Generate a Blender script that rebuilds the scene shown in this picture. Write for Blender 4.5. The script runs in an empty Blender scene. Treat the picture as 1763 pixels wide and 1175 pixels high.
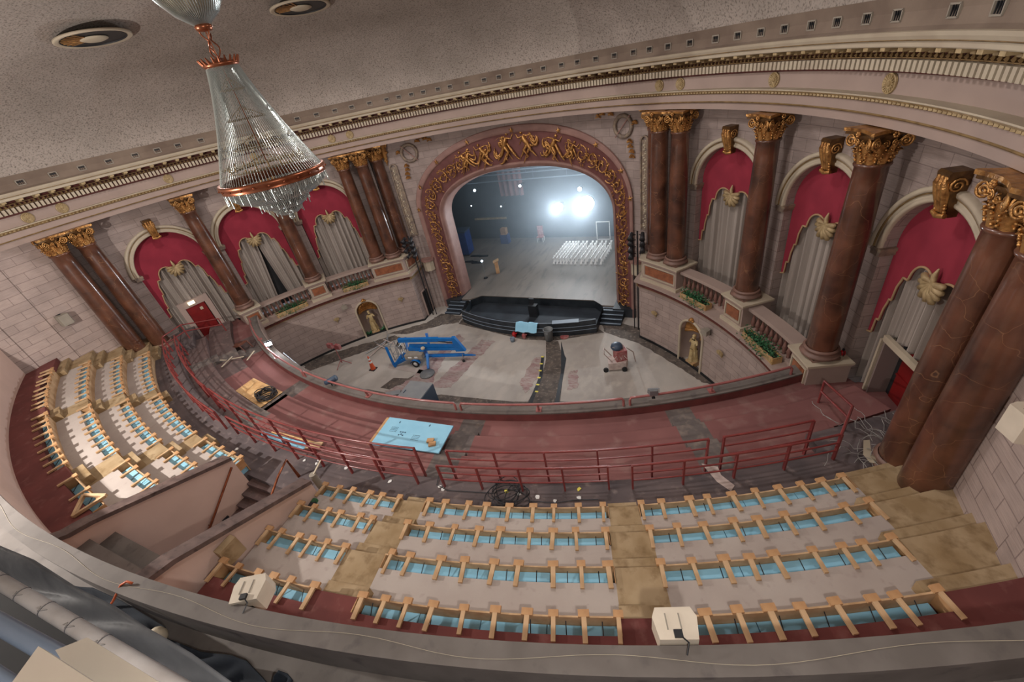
import bpy, math, random
from mathutils import Vector, Matrix
random.seed(7)
sc = bpy.context.scene
PI = math.pi; rad = math.radians
sin = math.sin; cos = math.cos
# ---------------------------------------------------------------- camera
F = 725.478
CAM = Vector((11.62723, 0.0, 15.2))
RM = Matrix(((0.90509, -0.0857, -0.41649), (0.38785, 0.5679, 0.72599), (-0.1743, 0.81862, -0.54724)))
cd = bpy.data.cameras.new('camera'); cam = bpy.data.objects.new('camera', cd); sc.collection.objects.link(cam)
cd.sensor_width = 36.0; cd.lens = F / 1763 * 36.0; cd.clip_start = 0.02; cd.clip_end = 300
r_, u_, f_ = RM.col[0], RM.col[1], RM.col[2]
cam.matrix_world = Matrix(((r_[0], u_[0], -f_[0], CAM[0]), (r_[1], u_[1], -f_[1], CAM[1]), (r_[2], u_[2], -f_[2], CAM[2]), (0, 0, 0, 1)))
sc.camera = cam
def ray(px, py): return RM @ Vector(((px - 881.5) / F, -(py - 587.5) / F, 1.0))
def at(px, py, z):
    d = ray(px, py); return CAM + d * ((z - CAM[2]) / d[2])
# ---------------------------------------------------------------- world, lights, exposure
w = bpy.data.worlds.new('World'); sc.world = w; w.use_nodes = True
w.node_tree.nodes['Background'].inputs[0].default_value = (0.80, 0.86, 1.0, 1)
w.node_tree.nodes['Background'].inputs[1].default_value = 0.18
def light(kind, loc, e, col=(1, 1, 1), size=0.2, target=None, spot=None, blend=0.5):
    l = bpy.data.lights.new('light', kind); o = bpy.data.objects.new('light', l); sc.collection.objects.link(o)
    o.location = loc; l.energy = e; l.color = col
    if kind == 'AREA': l.shape = 'DISK'; l.size = size
    else: l.shadow_soft_size = size
    if target is not None: o.rotation_euler = (Vector(target) - Vector(loc)).to_track_quat('-Z', 'Y').to_euler()
    if spot: l.spot_size = rad(spot); l.spot_blend = blend
    return o
light('POINT', (-5.4, -1.6, 12.9), 4900, (1.0, 0.94, 0.88), 0.12)     # work light, rear of the house
light('POINT', (12.2, -0.3, 14.5), 1000, (1.0, 0.94, 0.88), 0.12)     # work light in the booth
for k in (-1.5, -.5, .5, 1.5):                                       # added soft fill under the stage-side ceiling wells, which are unlit themselves
    a = rad(46 * k - 3 * (k < 0) + 3 * (k > 0)); light('AREA', (9.0 * sin(a), 8.3 + 9.0 * cos(a), 17.7), 430, (1.0, 0.93, 0.90), 1.3)
light('AREA', (0, 30.5, 12.4), 420, (0.84, 0.92, 1.0), 5.0, (0, 30.0, 0))   # added fill over the stage, no actual lamp hangs here
light('SPOT', (-.75, 33.78, 4.15), 2600, (0.86, 0.93, 1.0), 0.06, (0, 8, 12), 110, 0.8)   # stage floods
light('SPOT', (1.7, 33.5, 4.35), 5200, (0.86, 0.93, 1.0), 0.08, (2, 8, 12), 110, 0.8)
vs = sc.view_settings
vs.view_transform = 'Standard'; vs.look = 'None'; vs.gamma = 1.0; vs.exposure = -0.22
try: vs.use_curve_mapping = False
except Exception: pass

# ---------------------------------------------------------------- materials
def s2l(c): 
    c /= 255.0
    return c / 12.92 if c <= 0.04045 else ((c + 0.055) / 1.055) ** 2.4
def rgb(r, g, b): return (s2l(r), s2l(g), s2l(b), 1.0)
def newmat(name):
    m = bpy.data.materials.new(name); m.use_nodes = True
    nt = m.node_tree; b = nt.nodes['Principled BSDF']; return m, nt, b
def mat(name, c1, c2=None, scale=3.0, rough=0.75, metal=0.0, bump=0.0, bscale=None, lo=0.35, hi=0.65, c3=None, s3=20, lo3=.55, hi3=.75, emit=None, es=0.0, stretch=None, alpha=None, coat=0.0, spec=None, detail=6):
    m, nt, b = newmat(name); N = nt.nodes; L = nt.links
    b.inputs['Roughness'].default_value = rough; b.inputs['Metallic'].default_value = metal
    b.inputs['Base Color'].default_value = c1
    if coat: b.inputs['Coat Weight'].default_value = coat; b.inputs['Coat Roughness'].default_value = 0.12
    if spec is not None: b.inputs['Specular IOR Level'].default_value = spec
    if emit: b.inputs['Emission Color'].default_value = emit; b.inputs['Emission Strength'].default_value = es
    if alpha is not None: b.inputs['Alpha'].default_value = alpha
    if c2 or bump:
        tc = N.new('ShaderNodeTexCoord'); mp = N.new('ShaderNodeMapping'); L.new(tc.outputs['Object'], mp.inputs[0])
        if stretch: mp.inputs['Scale'].default_value = stretch
    if c2:
        def layer(prev, c, sc_, l, h):
            n = N.new('ShaderNodeTexNoise'); n.inputs['Scale'].default_value = sc_; n.inputs['Detail'].default_value = detail; L.new(mp.outputs[0], n.inputs['Vector'])
            r = N.new('ShaderNodeMapRange'); r.inputs[1].default_value = l; r.inputs[2].default_value = h; L.new(n.outputs[0], r.inputs[0])
            x = N.new('ShaderNodeMix'); x.data_type = 'RGBA'; L.new(r.outputs[0], x.inputs[0])
            if prev is None: x.inputs[6].default_value = c1
            else: L.new(prev, x.inputs[6])
            x.inputs[7].default_value = c; return x.outputs[2]
        o = layer(None, c2, scale, lo, hi)
        if c3: o = layer(o, c3, s3, lo3, hi3)
        L.new(o, b.inputs['Base Color'])
    if bump:
        n = N.new('ShaderNodeTexNoise'); n.inputs['Scale'].default_value = bscale or scale * 4; n.inputs['Detail'].default_value = 4; L.new(mp.outputs[0], n.inputs['Vector'])
        bp = N.new('ShaderNodeBump'); bp.inputs['Strength'].default_value = bump; bp.inputs['Distance'].default_value = 0.05
        L.new(n.outputs[0], bp.inputs['Height']); L.new(bp.outputs[0], b.inputs['Normal'])
    return m
def stone(name, c1, c2, mortar, bw=0.95, bh=0.42, rough=0.8):
    m, nt, b = newmat(name); N = nt.nodes; L = nt.links
    uv = N.new('ShaderNodeTexCoord'); br = N.new('ShaderNodeTexBrick'); L.new(uv.outputs['UV'], br.inputs['Vector'])
    br.inputs['Scale'].default_value = 1.0; br.inputs['Brick Width'].default_value = bw; br.inputs['Row Height'].default_value = bh
    br.inputs['Mortar Size'].default_value = 0.014; br.inputs['Mortar Smooth'].default_value = 0.3; br.inputs['Bias'].default_value = 0.0
    br.inputs['Color1'].default_value = c1; br.inputs['Color2'].default_value = c2; br.inputs['Mortar'].default_value = mortar
    n = N.new('ShaderNodeTexNoise'); n.inputs['Scale'].default_value = 1.3; L.new(uv.outputs['UV'], n.inputs['Vector'])
    st = N.new('ShaderNodeMapping'); st.inputs['Scale'].default_value = (1.5, 26, 1); L.new(uv.outputs['UV'], st.inputs[0])
    n2 = N.new('ShaderNodeTexNoise'); n2.inputs['Scale'].default_value = 1.5; L.new(st.outputs[0], n2.inputs['Vector'])
    ad = N.new('ShaderNodeMath'); ad.operation = 'ADD'; L.new(n.outputs[0], ad.inputs[0]); L.new(n2.outputs[0], ad.inputs[1])
    r = N.new('ShaderNodeMapRange'); r.inputs[1].default_value = 0.7; r.inputs[2].default_value = 1.3; r.inputs[3].default_value = 0.80; r.inputs[4].default_value = 1.12; L.new(ad.outputs[0], r.inputs[0])
    x = N.new('ShaderNodeVectorMath'); x.operation = 'SCALE'; L.new(br.outputs['Color'], x.inputs[0]); L.new(r.outputs[0], x.inputs['Scale'])
    L.new(x.outputs[0], b.inputs['Base Color']); b.inputs['Roughness'].default_value = rough
    bp = N.new('ShaderNodeBump'); bp.inputs['Strength'].default_value = 0.25; bp.inputs['Distance'].default_value = 0.02; L.new(n2.outputs[0], bp.inputs['Height']); L.new(bp.outputs[0], b.inputs['Normal'])
    return m
def marble():
    m, nt, b = newmat('marble'); N = nt.nodes; L = nt.links
    tc = N.new('ShaderNodeTexCoord'); oi = N.new('ShaderNodeObjectInfo')
    va = N.new('ShaderNodeVectorMath'); va.operation = 'ADD'
    sc_ = N.new('ShaderNodeVectorMath'); sc_.operation = 'SCALE'; sc_.inputs['Scale'].default_value = 0.37; L.new(oi.outputs['Location'], sc_.inputs[0])
    L.new(tc.outputs['Object'], va.inputs[0]); L.new(sc_.outputs[0], va.inputs[1])
    n = N.new('ShaderNodeTexNoise'); n.inputs['Scale'].default_value = 1.4; n.inputs['Detail'].default_value = 8; L.new(va.outputs[0], n.inputs['Vector'])
    r = N.new('ShaderNodeValToRGB'); r.color_ramp.elements[0].color = rgb(60, 36, 27); r.color_ramp.elements[1].color = rgb(116, 73, 53)
    r.color_ramp.elements[0].position = 0.3; r.color_ramp.elements[1].position = 0.75; L.new(n.outputs[0], r.inputs[0])
    n3 = N.new('ShaderNodeTexNoise'); n3.inputs['Scale'].default_value = 1.1; n3.inputs['Detail'].default_value = 3; L.new(va.outputs[0], n3.inputs['Vector'])
    dv = N.new('ShaderNodeVectorMath'); dv.operation = 'ADD'; L.new(va.outputs[0], dv.inputs[0])
    nv = N.new('ShaderNodeVectorMath'); nv.operation = 'SCALE'; nv.inputs['Scale'].default_value = 0.9; L.new(n3.outputs['Color'], nv.inputs[0]); L.new(nv.outputs[0], dv.inputs[1])
    vo = N.new('ShaderNodeTexVoronoi'); vo.feature = 'DISTANCE_TO_EDGE'; vo.inputs['Scale'].default_value = 1.15; L.new(dv.outputs[0], vo.inputs['Vector'])
    mr = N.new('ShaderNodeMapRange'); mr.inputs[1].default_value = 0.0; mr.inputs[2].default_value = 0.007; mr.inputs[3].default_value = 0.45; mr.inputs[4].default_value = 0.0; L.new(vo.outputs[0], mr.inputs[0])
    x = N.new('ShaderNodeMix'); x.data_type = 'RGBA'; L.new(mr.outputs[0], x.inputs[0]); L.new(r.outputs[0], x.inputs[6]); x.inputs[7].default_value = rgb(164, 122, 88)
    L.new(x.outputs[2], b.inputs['Base Color']); b.inputs['Roughness'].default_value = 0.32; b.inputs['Coat Weight'].default_value = 0.6; b.inputs['Coat Roughness'].default_value = 0.12
    return m
M = {}
M['ceiling'] = mat('ceiling', rgb(166, 155, 146), rgb(152, 142, 133), 0.5, 0.95, bump=0.5, bscale=9, c3=rgb(104, 95, 88), s3=17, lo3=.50, hi3=.70, stretch=(1, 1, 1))
M['stone'] = stone('stone', rgb(164, 148, 141), rgb(152, 137, 131), rgb(132, 117, 112))
M['stone_low'] = stone('stone_low', rgb(172, 154, 146), rgb(161, 144, 137), rgb(134, 117, 112), 1.0, 0.36)
M['plaster'] = mat('plaster', rgb(176, 156, 146), rgb(166, 146, 138), 0.9, 0.8)
M['cream'] = mat('cream', rgb(190, 178, 156), rgb(178, 164, 144), 1.2, 0.7)
M['fascia'] = mat('fascia', rgb(166, 146, 136), rgb(156, 137, 128), 0.7, 0.75)
M['cove'] = mat('cove', rgb(132, 116, 102), rgb(112, 96, 84), 0.8, 0.9, bump=0.2, bscale=12)
M['maroon'] = mat('maroon', rgb(104, 52, 46), rgb(84, 42, 38), 3, 0.6)
M['bronze'] = mat('bronze', rgb(120, 96, 62), rgb(150, 124, 84), 5, 0.5, metal=0.3)
M['gold'] = mat('gold', rgb(200, 150, 90), rgb(140, 96, 54), 5.0, 0.34, metal=0.7, bump=0.5, bscale=12, lo=.45, hi=.7)
M['goldpaint'] = mat('goldpaint', rgb(186, 164, 124), rgb(150, 128, 92), 6.0, 0.55, metal=0.15)
M['darkgold'] = mat('darkgold', rgb(122, 90, 54), rgb(84, 58, 36), 6.0, 0.4, metal=0.6)
M['marble'] = marble()
M['columnbase'] = mat('columnbase', rgb(132, 100, 88), rgb(110, 84, 74), 3, 0.5)
M['red'] = mat('red', rgb(150, 44, 62), rgb(134, 36, 54), 1.2, 0.9)
M['curtain'] = mat('curtain', rgb(166, 156, 148), rgb(148, 138, 130), 1.0, 0.9, stretch=(1, 1, .2))
M['curtain_trim'] = mat('curtain_trim', rgb(172, 140, 106), None, rough=0.7)
M['doorred'] = mat('doorred', rgb(128, 22, 22), rgb(112, 18, 20), 2, 0.45)
M['archred'] = mat('archred', rgb(120, 76, 72), rgb(104, 62, 60), 2, 0.6)
M['archband'] = mat('archband', rgb(156, 120, 110), rgb(140, 106, 98), 2, 0.6)
M['grey_relief'] = mat('grey_relief', rgb(112, 98, 90), rgb(150, 132, 112), 5, 0.6)
M['baluster'] = mat('baluster', rgb(128, 92, 82), rgb(104, 74, 66), 3, 0.6)
M['panel_marble'] = mat('panel_marble', rgb(156, 96, 64), rgb(124, 74, 50), 4, 0.4)
M['leaf'] = mat('leaf', rgb(52, 112, 66), rgb(30, 72, 48), 8, 0.6)
M['soil'] = mat('soil', rgb(50, 48, 40), rgb(34, 40, 32), 8, 0.9)
M['planter'] = mat('planter', rgb(176, 148, 118), rgb(188, 150, 96), 3, 0.6)
M['statue'] = mat('statue', rgb(196, 176, 132), rgb(168, 142, 96), 5, 0.5)
M['shadow_black'] = mat('shadow_black', rgb(30, 30, 32), rgb(22, 24, 28), 2, 0.7)  # flat black standing in for shade in openings and gaps; baseboards share it
M['black'] = mat('black', rgb(26, 28, 32), rgb(36, 38, 42), 4, 0.5)
M['pitwall'] = mat('pitwall', rgb(30, 36, 42), rgb(46, 52, 58), 2, 0.45)
M['stage'] = mat('stage', rgb(126, 118, 110), rgb(106, 100, 94), 0.6, 0.62, c3=rgb(86, 82, 80), s3=2.2, lo3=.55, hi3=.8, stretch=(1, .25, 1))
M['stagewall'] = mat('stagewall', rgb(46, 54, 62), rgb(30, 36, 44), 0.8, 0.85)
M['mainfloor'] = mat('mainfloor', rgb(186, 180, 172), rgb(158, 151, 144), 0.45, 0.85, c3=rgb(190, 182, 172), s3=1.6, lo3=.5, hi3=.8, bump=0.1, bscale=14, stretch=(1, .6, 1))
M['darkdirt'] = mat('darkdirt', rgb(104, 94, 86), rgb(74, 68, 64), 2.2, 0.9, c3=rgb(142, 130, 120), s3=6, lo3=.55, hi3=.75)
M['redstain'] = mat('redstain', rgb(154, 128, 126), rgb(170, 160, 153), 1.6, 0.9, c3=rgb(136, 98, 100), s3=7, lo3=.5, hi3=.7, stretch=(.5, 2, 1))
M['logered'] = mat('logered', rgb(136, 90, 87), rgb(118, 76, 74), 0.5, 0.85, c3=rgb(146, 116, 110), s3=1.7, lo3=.55, hi3=.85, bump=.05, detail=9)
M['logedark'] = mat('logedark', rgb(108, 88, 86), rgb(92, 78, 76), 1.2, 0.9, c3=rgb(134, 112, 106), s3=4, lo3=.55, hi3=.8)
M['logeaisle'] = mat('logeaisle', rgb(112, 104, 100), rgb(92, 84, 82), 1.4, 0.9, c3=rgb(140, 126, 116), s3=4, lo3=.5, hi3=.8)
M['aisle'] = mat('aisle', rgb(104, 92, 92), rgb(82, 74, 76), 0.9, 0.9, c3=rgb(138, 124, 120), s3=2.8, lo3=.58, hi3=.78, detail=9)
M['concrete'] = mat('concrete', rgb(178, 168, 161), rgb(168, 156, 149), 0.9, 0.9, c3=rgb(150, 136, 130), s3=5, lo3=.60, hi3=.86, bump=.06, bscale=18, detail=9)
M['plydirty'] = mat('plydirty', rgb(172, 150, 118), rgb(146, 122, 88), 1.5, 0.85, c3=rgb(122, 98, 66), s3=4, lo3=.5, hi3=.75, detail=9)
M['redcarpet'] = mat('redcarpet', rgb(114, 60, 56), rgb(98, 50, 47), 1.2, 0.95, c3=rgb(132, 90, 84), s3=3, lo3=.56, hi3=.85, detail=9)
M['wood'] = mat('wood', rgb(206, 174, 136), rgb(178, 144, 106), 3, 0.7, stretch=(1, 1, 1))
M['wood2'] = mat('wood2', rgb(198, 156, 112), rgb(172, 128, 86), 3, 0.7)
M['plywood'] = mat('plywood', rgb(226, 186, 132), rgb(206, 160, 106), 2.5, 0.7, c3=rgb(236, 204, 156), s3=6)
M['foam'] = mat('foam', rgb(150, 206, 232), rgb(140, 198, 226), 2, 0.7)
M['parapet'] = mat('parapet', rgb(116, 109, 104), rgb(100, 93, 88), 1.5, 0.8, c3=rgb(84, 78, 76), s3=3.5, lo3=.58, hi3=.76, detail=9)
M['pinkwall'] = mat('pinkwall', rgb(218, 190, 176), rgb(208, 180, 166), 0.6, 0.8)
M['caps'] = mat('caps', rgb(112, 92, 86), rgb(86, 70, 66), 4, 0.6, c3=rgb(60, 46, 44), s3=7)
M['pipe'] = mat('pipe', rgb(140, 62, 60), rgb(120, 52, 52), 3, 0.35, coat=.3)
M['frontpipe'] = mat('frontpipe', rgb(168, 104, 100), rgb(150, 90, 88), 3, 0.35, coat=.3)
M['copper'] = mat('copper', rgb(168, 104, 74), rgb(134, 76, 52), 4, 0.3, metal=0.8)
M['greymetal'] = mat('greymetal', rgb(150, 154, 158), None, rough=0.4, metal=0.6)
M['box_grey'] = mat('box_grey', rgb(148, 152, 154), rgb(138, 142, 146), 2, 0.5)
M['navy'] = mat('navy', rgb(58, 74, 94), None, rough=0.5)
M['liftblue'] = mat('liftblue', rgb(0, 112, 190), rgb(0, 100, 176), 2, 0.35, coat=.3)
M['rubber'] = mat('rubber', rgb(36, 36, 38), None, rough=0.8)
M['white'] = mat('white', rgb(232, 232, 230), None, rough=0.5)
M['speakerwhite'] = mat('speakerwhite', rgb(214, 202, 184), rgb(204, 192, 174), 3, 0.5)
M['speakergrey'] = mat('speakergrey', rgb(150, 142, 130), rgb(140, 132, 120), 3, 0.6)
M['orange'] = mat('orange', rgb(206, 84, 42), None, rough=0.5)
M['plasticgrey'] = mat('plasticgrey', rgb(130, 134, 136), rgb(112, 116, 118), 2, 0.4)
M['machinered'] = mat('machinered', rgb(150, 62, 66), rgb(170, 120, 116), 5, 0.6)
M['dustwhite'] = mat('dustwhite', rgb(200, 184, 176), rgb(176, 158, 152), 5, 0.8)
M['blackcloth'] = mat('blackcloth', rgb(18, 26, 36), rgb(28, 36, 46), 2, 0.95)
M['sheet'] = mat('sheet', rgb(92, 94, 97), rgb(70, 72, 76), 2.5, 0.75, bump=.3, bscale=3)
M['duct'] = mat('duct', rgb(150, 146, 144), rgb(118, 112, 108), 3, 0.5)
M['bluepipe'] = mat('bluepipe', rgb(84, 96, 112), None, rough=0.4)
M['board'] = mat('board', rgb(196, 192, 182), rgb(188, 183, 173), 3, 0.8)
M['cable'] = mat('cable', rgb(42, 42, 46), None, rough=0.6)
M['greycable'] = mat('greycable', rgb(150, 146, 142), None, rough=0.6)
M['orangecable'] = mat('orangecable', rgb(214, 106, 62), None, rough=0.5)
M['tapeish'] = mat('tapeish', rgb(190, 178, 156), None, rough=0.7)
M['lamp'] = mat('lamp', (1, 1, 1, 1), emit=(0.85, 0.94, 1, 1), es=60.0)
M['lampsmall'] = mat('lampsmall', (1, 1, 1, 1), emit=(0.7, 0.88, 1, 1), es=25.0)
M['exitlit'] = mat('exitlit', (1, 1, 1, 1), emit=(1.0, 0.92, 0.6, 1), es=1.6)
M['yellow'] = mat('yellow', rgb(226, 214, 90), None, rough=0.6)
M['bluebin'] = mat('bluebin', rgb(34, 70, 140), rgb(28, 58, 120), 2, 0.5)
M['dustyblue'] = mat('dustyblue', rgb(116, 130, 144), None, rough=0.6)
M['extred'] = mat('extred', rgb(176, 30, 34), None, rough=0.3)
M['ink'] = mat('ink', rgb(60, 96, 120), None, rough=0.7)
M['chair_brown'] = mat('chair_brown', rgb(110, 66, 50), rgb(80, 46, 38), 3, 0.5)
M['stainedred'] = mat('stainedred', rgb(120, 62, 60), rgb(100, 52, 50), 2, 0.8)
m, nt, b = newmat('crystal'); M['crystal'] = m
b.inputs['Base Color'].default_value = (0.44, 0.48, 0.46, 1); b.inputs['Roughness'].default_value = 0.2; b.inputs['Metallic'].default_value = 0.5; b.inputs['Coat Weight'].default_value = 1.0

# ---------------------------------------------------------------- mesh builder
class MB:
    def __init__(s): s.v = []; s.f = []; s.uv = []; s.mi = []; s.m = 0
    def face(s, pts, uv=None):
        n = len(s.v); s.v += [tuple(p) for p in pts]; s.f.append(tuple(range(n, n + len(pts)))); s.uv.append(uv); s.mi.append(s.m)
    def grid(s, P, closed_u=False, closed_v=False, UV=None):
        # P[i][j]
        nu = len(P); nv = len(P[0]); n = len(s.v)
        for row in P: s.v += [tuple(p) for p in row]
        for i in range(nu if closed_u else nu - 1):
            i2 = (i + 1) % nu
            for j in range(nv if closed_v else nv - 1):
                j2 = (j + 1) % nv
                s.f.append((n + i * nv + j, n + i2 * nv + j, n + i2 * nv + j2, n + i * nv + j2))
                s.uv.append((UV[i][j], UV[i2][j], UV[i2][j2], UV[i][j2]) if UV else None); s.mi.append(s.m)
    def box(s, c, d, rz=0.0, mx=None):
        x, y, z = d[0] / 2, d[1] / 2, d[2] / 2
        R = mx if mx is not None else Matrix.Rotation(rz, 3, 'Z')
        c = Vector(c); n = len(s.v)
        for p in ((-x, -y, -z), (x, -y, -z), (x, y, -z), (-x, y, -z), (-x, -y, z), (x, -y, z), (x, y, z), (-x, y, z)): s.v.append(tuple(c + R @ Vector(p)))
        for f in ((0, 3, 2, 1), (4, 5, 6, 7), (0, 1, 5, 4), (1, 2, 6, 5), (2, 3, 7, 6), (3, 0, 4, 7)):
            s.f.append(tuple(n + i for i in f)); s.uv.append(None); s.mi.append(s.m)
    def beam(s, a, b_, w, h, up=(0, 0, 1)):
        a = Vector(a); b_ = Vector(b_); d = (b_ - a); L = d.length
        if L < 1e-6: return
        d.normalize(); u = Vector(up)
        if abs(d.dot(u)) > 0.98: u = Vector((1, 0, 0))
        sd = d.cross(u).normalized(); u2 = sd.cross(d)
        mx = Matrix((d, sd, u2)).transposed(); s.box((a + b_) / 2, (L, w, h), mx=mx)
    def tube(s, pts, r, n=8, closed=False, caps=True):
        P = [Vector(p) for p in pts]; k = len(P); rings = []
        rs = r if isinstance(r, (list, tuple)) else [r] * k
        prev = None
        for i in range(k):
            if closed: d = P[(i + 1) % k] - P[i - 1]
            else: d = P[min(i + 1, k - 1)] - P[max(i - 1, 0)]
            d.normalize()
            if prev is None:
                u = Vector((0, 0, 1)) if abs(d.z) < 0.9 else Vector((1, 0, 0))
                a = d.cross(u).normalized()
            else: a = (prev - d * prev.dot(d)).normalized()
            prev = a; b2 = d.cross(a)
            rings.append([P[i] + (a * cos(2 * PI * j / n) + b2 * sin(2 * PI * j / n)) * rs[i] for j in range(n)])
        s.grid(rings, closed_u=closed, closed_v=True)
        if caps and not closed: s.face(rings[0][::-1]); s.face(rings[-1])
    def lathe(s, prof, n=24, c=(0, 0, 0), a0=0, a1=2 * PI):
        full = abs(a1 - a0 - 2 * PI) < 1e-6
        cnt = n if full else n + 1
        s.grid([[(c[0] + r * cos(a0 + (a1 - a0) * i / n), c[1] + r * sin(a0 + (a1 - a0) * i / n), c[2] + z) for r, z in prof] for i in range(cnt)], closed_u=full)
    def ball(s, c, r, n=10, sx=1, sy=1, sz=1):
        s.grid([[(c[0] + sx * r * sin(PI * j / (n)) * cos(2 * PI * i / n), c[1] + sy * r * sin(PI * j / n) * sin(2 * PI * i / n), c[2] - sz * r * cos(PI * j / n)) for j in range(n + 1)] for i in range(n)], closed_u=True)
    def prism(s, poly, z0, z1):
        n = len(poly)
        s.face([(p[0], p[1], z1) for p in poly]); s.face([(p[0], p[1], z0) for p in poly][::-1])
        for i in range(n):
            a = poly[i]; b_ = poly[(i + 1) % n]; s.face([(a[0], a[1], z0), (b_[0], b_[1], z0), (b_[0], b_[1], z1), (a[0], a[1], z1)])
    def tf(s, mx, start=0):
        for i in range(start, len(s.v)): s.v[i] = tuple(mx @ Vector(s.v[i]))
    def build(s, name, mats, parent=None, smooth=False, loc=None, rz=None):
        me = bpy.data.meshes.new(name); me.from_pydata(s.v, [], s.f)
        if any(u is not None for u in s.uv):
            ul = me.uv_layers.new(name='UVMap'); k = 0
            for fi, f in enumerate(s.f):
                u = s.uv[fi]
                for j in range(len(f)):
                    ul.data[k].uv = u[j] if u else (s.v[f[j]][0], s.v[f[j]][1]); k += 1
        if not isinstance(mats, (list, tuple)): mats = [mats]
        for mm in mats: me.materials.append(M[mm] if isinstance(mm, str) else mm)
        if len(mats) > 1:
            for i, p in enumerate(me.polygons): p.material_index = s.mi[i]
        if smooth:
            for p in me.polygons: p.use_smooth = True
        me.update()
        o = bpy.data.objects.new(name, me); sc.collection.objects.link(o)
        if parent: o.parent = parent
        if loc is not None: o.location = loc
        if rz is not None: o.rotation_euler[2] = rz
        return o
def recalc(o):
    import bmesh
    b_ = bmesh.new(); b_.from_mesh(o.data); bmesh.ops.remove_doubles(b_, verts=b_.verts, dist=1e-5); bmesh.ops.recalc_face_normals(b_, faces=b_.faces); b_.to_mesh(o.data); b_.free(); return o
def tag(o, label, cat, group=None):
    o['label'] = label; o['category'] = cat
    if group: o['group'] = group
    return o
def struct(o): o['kind'] = 'structure'; return o
def thing(name, label, cat, loc=(0, 0, 0), rz=0, group=None):
    o = bpy.data.objects.new(name, None); sc.collection.objects.link(o); o.location = loc; o.rotation_euler = (0, 0, rz); o.empty_display_size = 0.1
    return tag(o, label, cat, group)
def dup(root, loc, rz=0, label=None, group=None, scale=None):
    r = root.copy(); sc.collection.objects.link(r); r.location = loc; r.rotation_euler = (0, 0, rz)
    if label: r['label'] = label
    if group: r['group'] = group
    if scale: r.scale = scale
    for ch in list(root.children):
        c = ch.copy(); sc.collection.objects.link(c); c.parent = r
        for g in list(ch.children):
            d = g.copy(); sc.collection.objects.link(d); d.parent = c
    return r
ORD = ['first', 'second', 'third', 'fourth', 'fifth', 'sixth', 'seventh', 'eighth', 'ninth', 'tenth', 'eleventh', 'twelfth', 'thirteenth', 'fourteenth', 'fifteenth', 'sixteenth', 'seventeenth', 'eighteenth', 'nineteenth', 'twentieth'] + ['%d%s' % (i, {1: 'st', 2: 'nd', 3: 'rd'}.get(i % 10, 'th')) for i in range(21, 99)]
YC = 8.3                      # auditorium circle centre
def A(r, deg, z=0.0): a = rad(deg); return Vector((r * sin(a), YC + r * cos(a), z))
YS = 34.42                    # seating circle centre
def B(r, deg, z=0.0): a = rad(deg); return Vector((r * sin(a), YS - r * cos(a), z))
def frange(a, b_, n): return [a + (b_ - a) * i / n for i in range(n + 1)]
def sweepA(prof, a0, a1, n=120, m=None, k=1.0):
    m = m or MB(); L = [0]
    for i in range(1, len(prof)): L.append(L[-1] + math.hypot(prof[i][0] - prof[i - 1][0], prof[i][1] - prof[i - 1][1]))
    an = frange(a0, a1, n)
    m.grid([[A(r, a, z) for r, z in prof] for a in an], UV=[[(rad(a) * 16.5, prof[j][1]) for j in range(len(prof))] for a in an]); return m
def sweepB(prof, a0, a1, n=60, m=None, close=False):
    m = m or MB(); an = frange(a0, a1, n)
    P = [[B(r, a, z) for r, z in prof] for a in an]
    m.grid(P, closed_v=close, UV=[[(rad(a) * 30, z) for r, z in prof] for a in an] if not close else None)
    if close: m.face(P[0]); m.face(P[-1][::-1])
    return m
def sideword(s): return 'right' if s > 0 else 'left'
# ================================================================= THE ROOM
RW = 17.0; RP = 17.35
ARCH = (44.6, 60.5, 75.5); AW = 1.75; ASP = 9.0
def arch_z(u, w=AW, sp=ASP): return sp + math.sqrt(max(0, w * w - u * u))
def wall_strips(m, r, a0, a1, zbot, ztop, openings, n=4):
    # openings: (centre deg, half width m, fn(u)->z top of opening, z bottom)
    cuts = {a0, a1}
    for c, hw, fn, zb in openings:
        h = math.degrees(hw / r)
        for k in range(25): cuts.add(c - h * cos(PI * k / 24))
    a = a0
    while a < a1: cuts.add(a); a += 1.0
    cs = sorted(x for x in cuts if a0 <= x <= a1)
    for p, q in zip(cs, cs[1:]):
        if q - p < 1e-6: continue
        mid = (p + q) / 2; op = None
        for c, hw, fn, zb in openings:
            if abs(rad(mid - c) * r) < hw: op = (c, hw, fn, zb)
        def quad(zp0, zq0, zp1, zq1):
            m.face([A(r, q, zq0), A(r, p, zp0), A(r, p, zp1), A(r, q, zq1)], [(rad(q) * r, zq0), (rad(p) * r, zp0), (rad(p) * r, zp1), (rad(q) * r, zq1)])
        if op:
            c, hw, fn, zb = op
            up = max(-hw, min(hw, rad(p - c) * r)); uq = max(-hw, min(hw, rad(q - c) * r))
            quad(fn(up), fn(uq), ztop, ztop)
            if zb > zbot + 1e-4: quad(zbot, zbot, zb, zb)
        else: quad(zbot, zbot, ztop, ztop)
def pros_z(x): return 7.5 + 4.45 * (max(0, 1 - (abs(x) / 7.2) ** 2.2)) ** (1 / 2.2)
def pros_in(x): return 6.5 + 2.95 * (max(0, 1 - (abs(x) / 5.95) ** 2.5)) ** (1 / 2.5)
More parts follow.
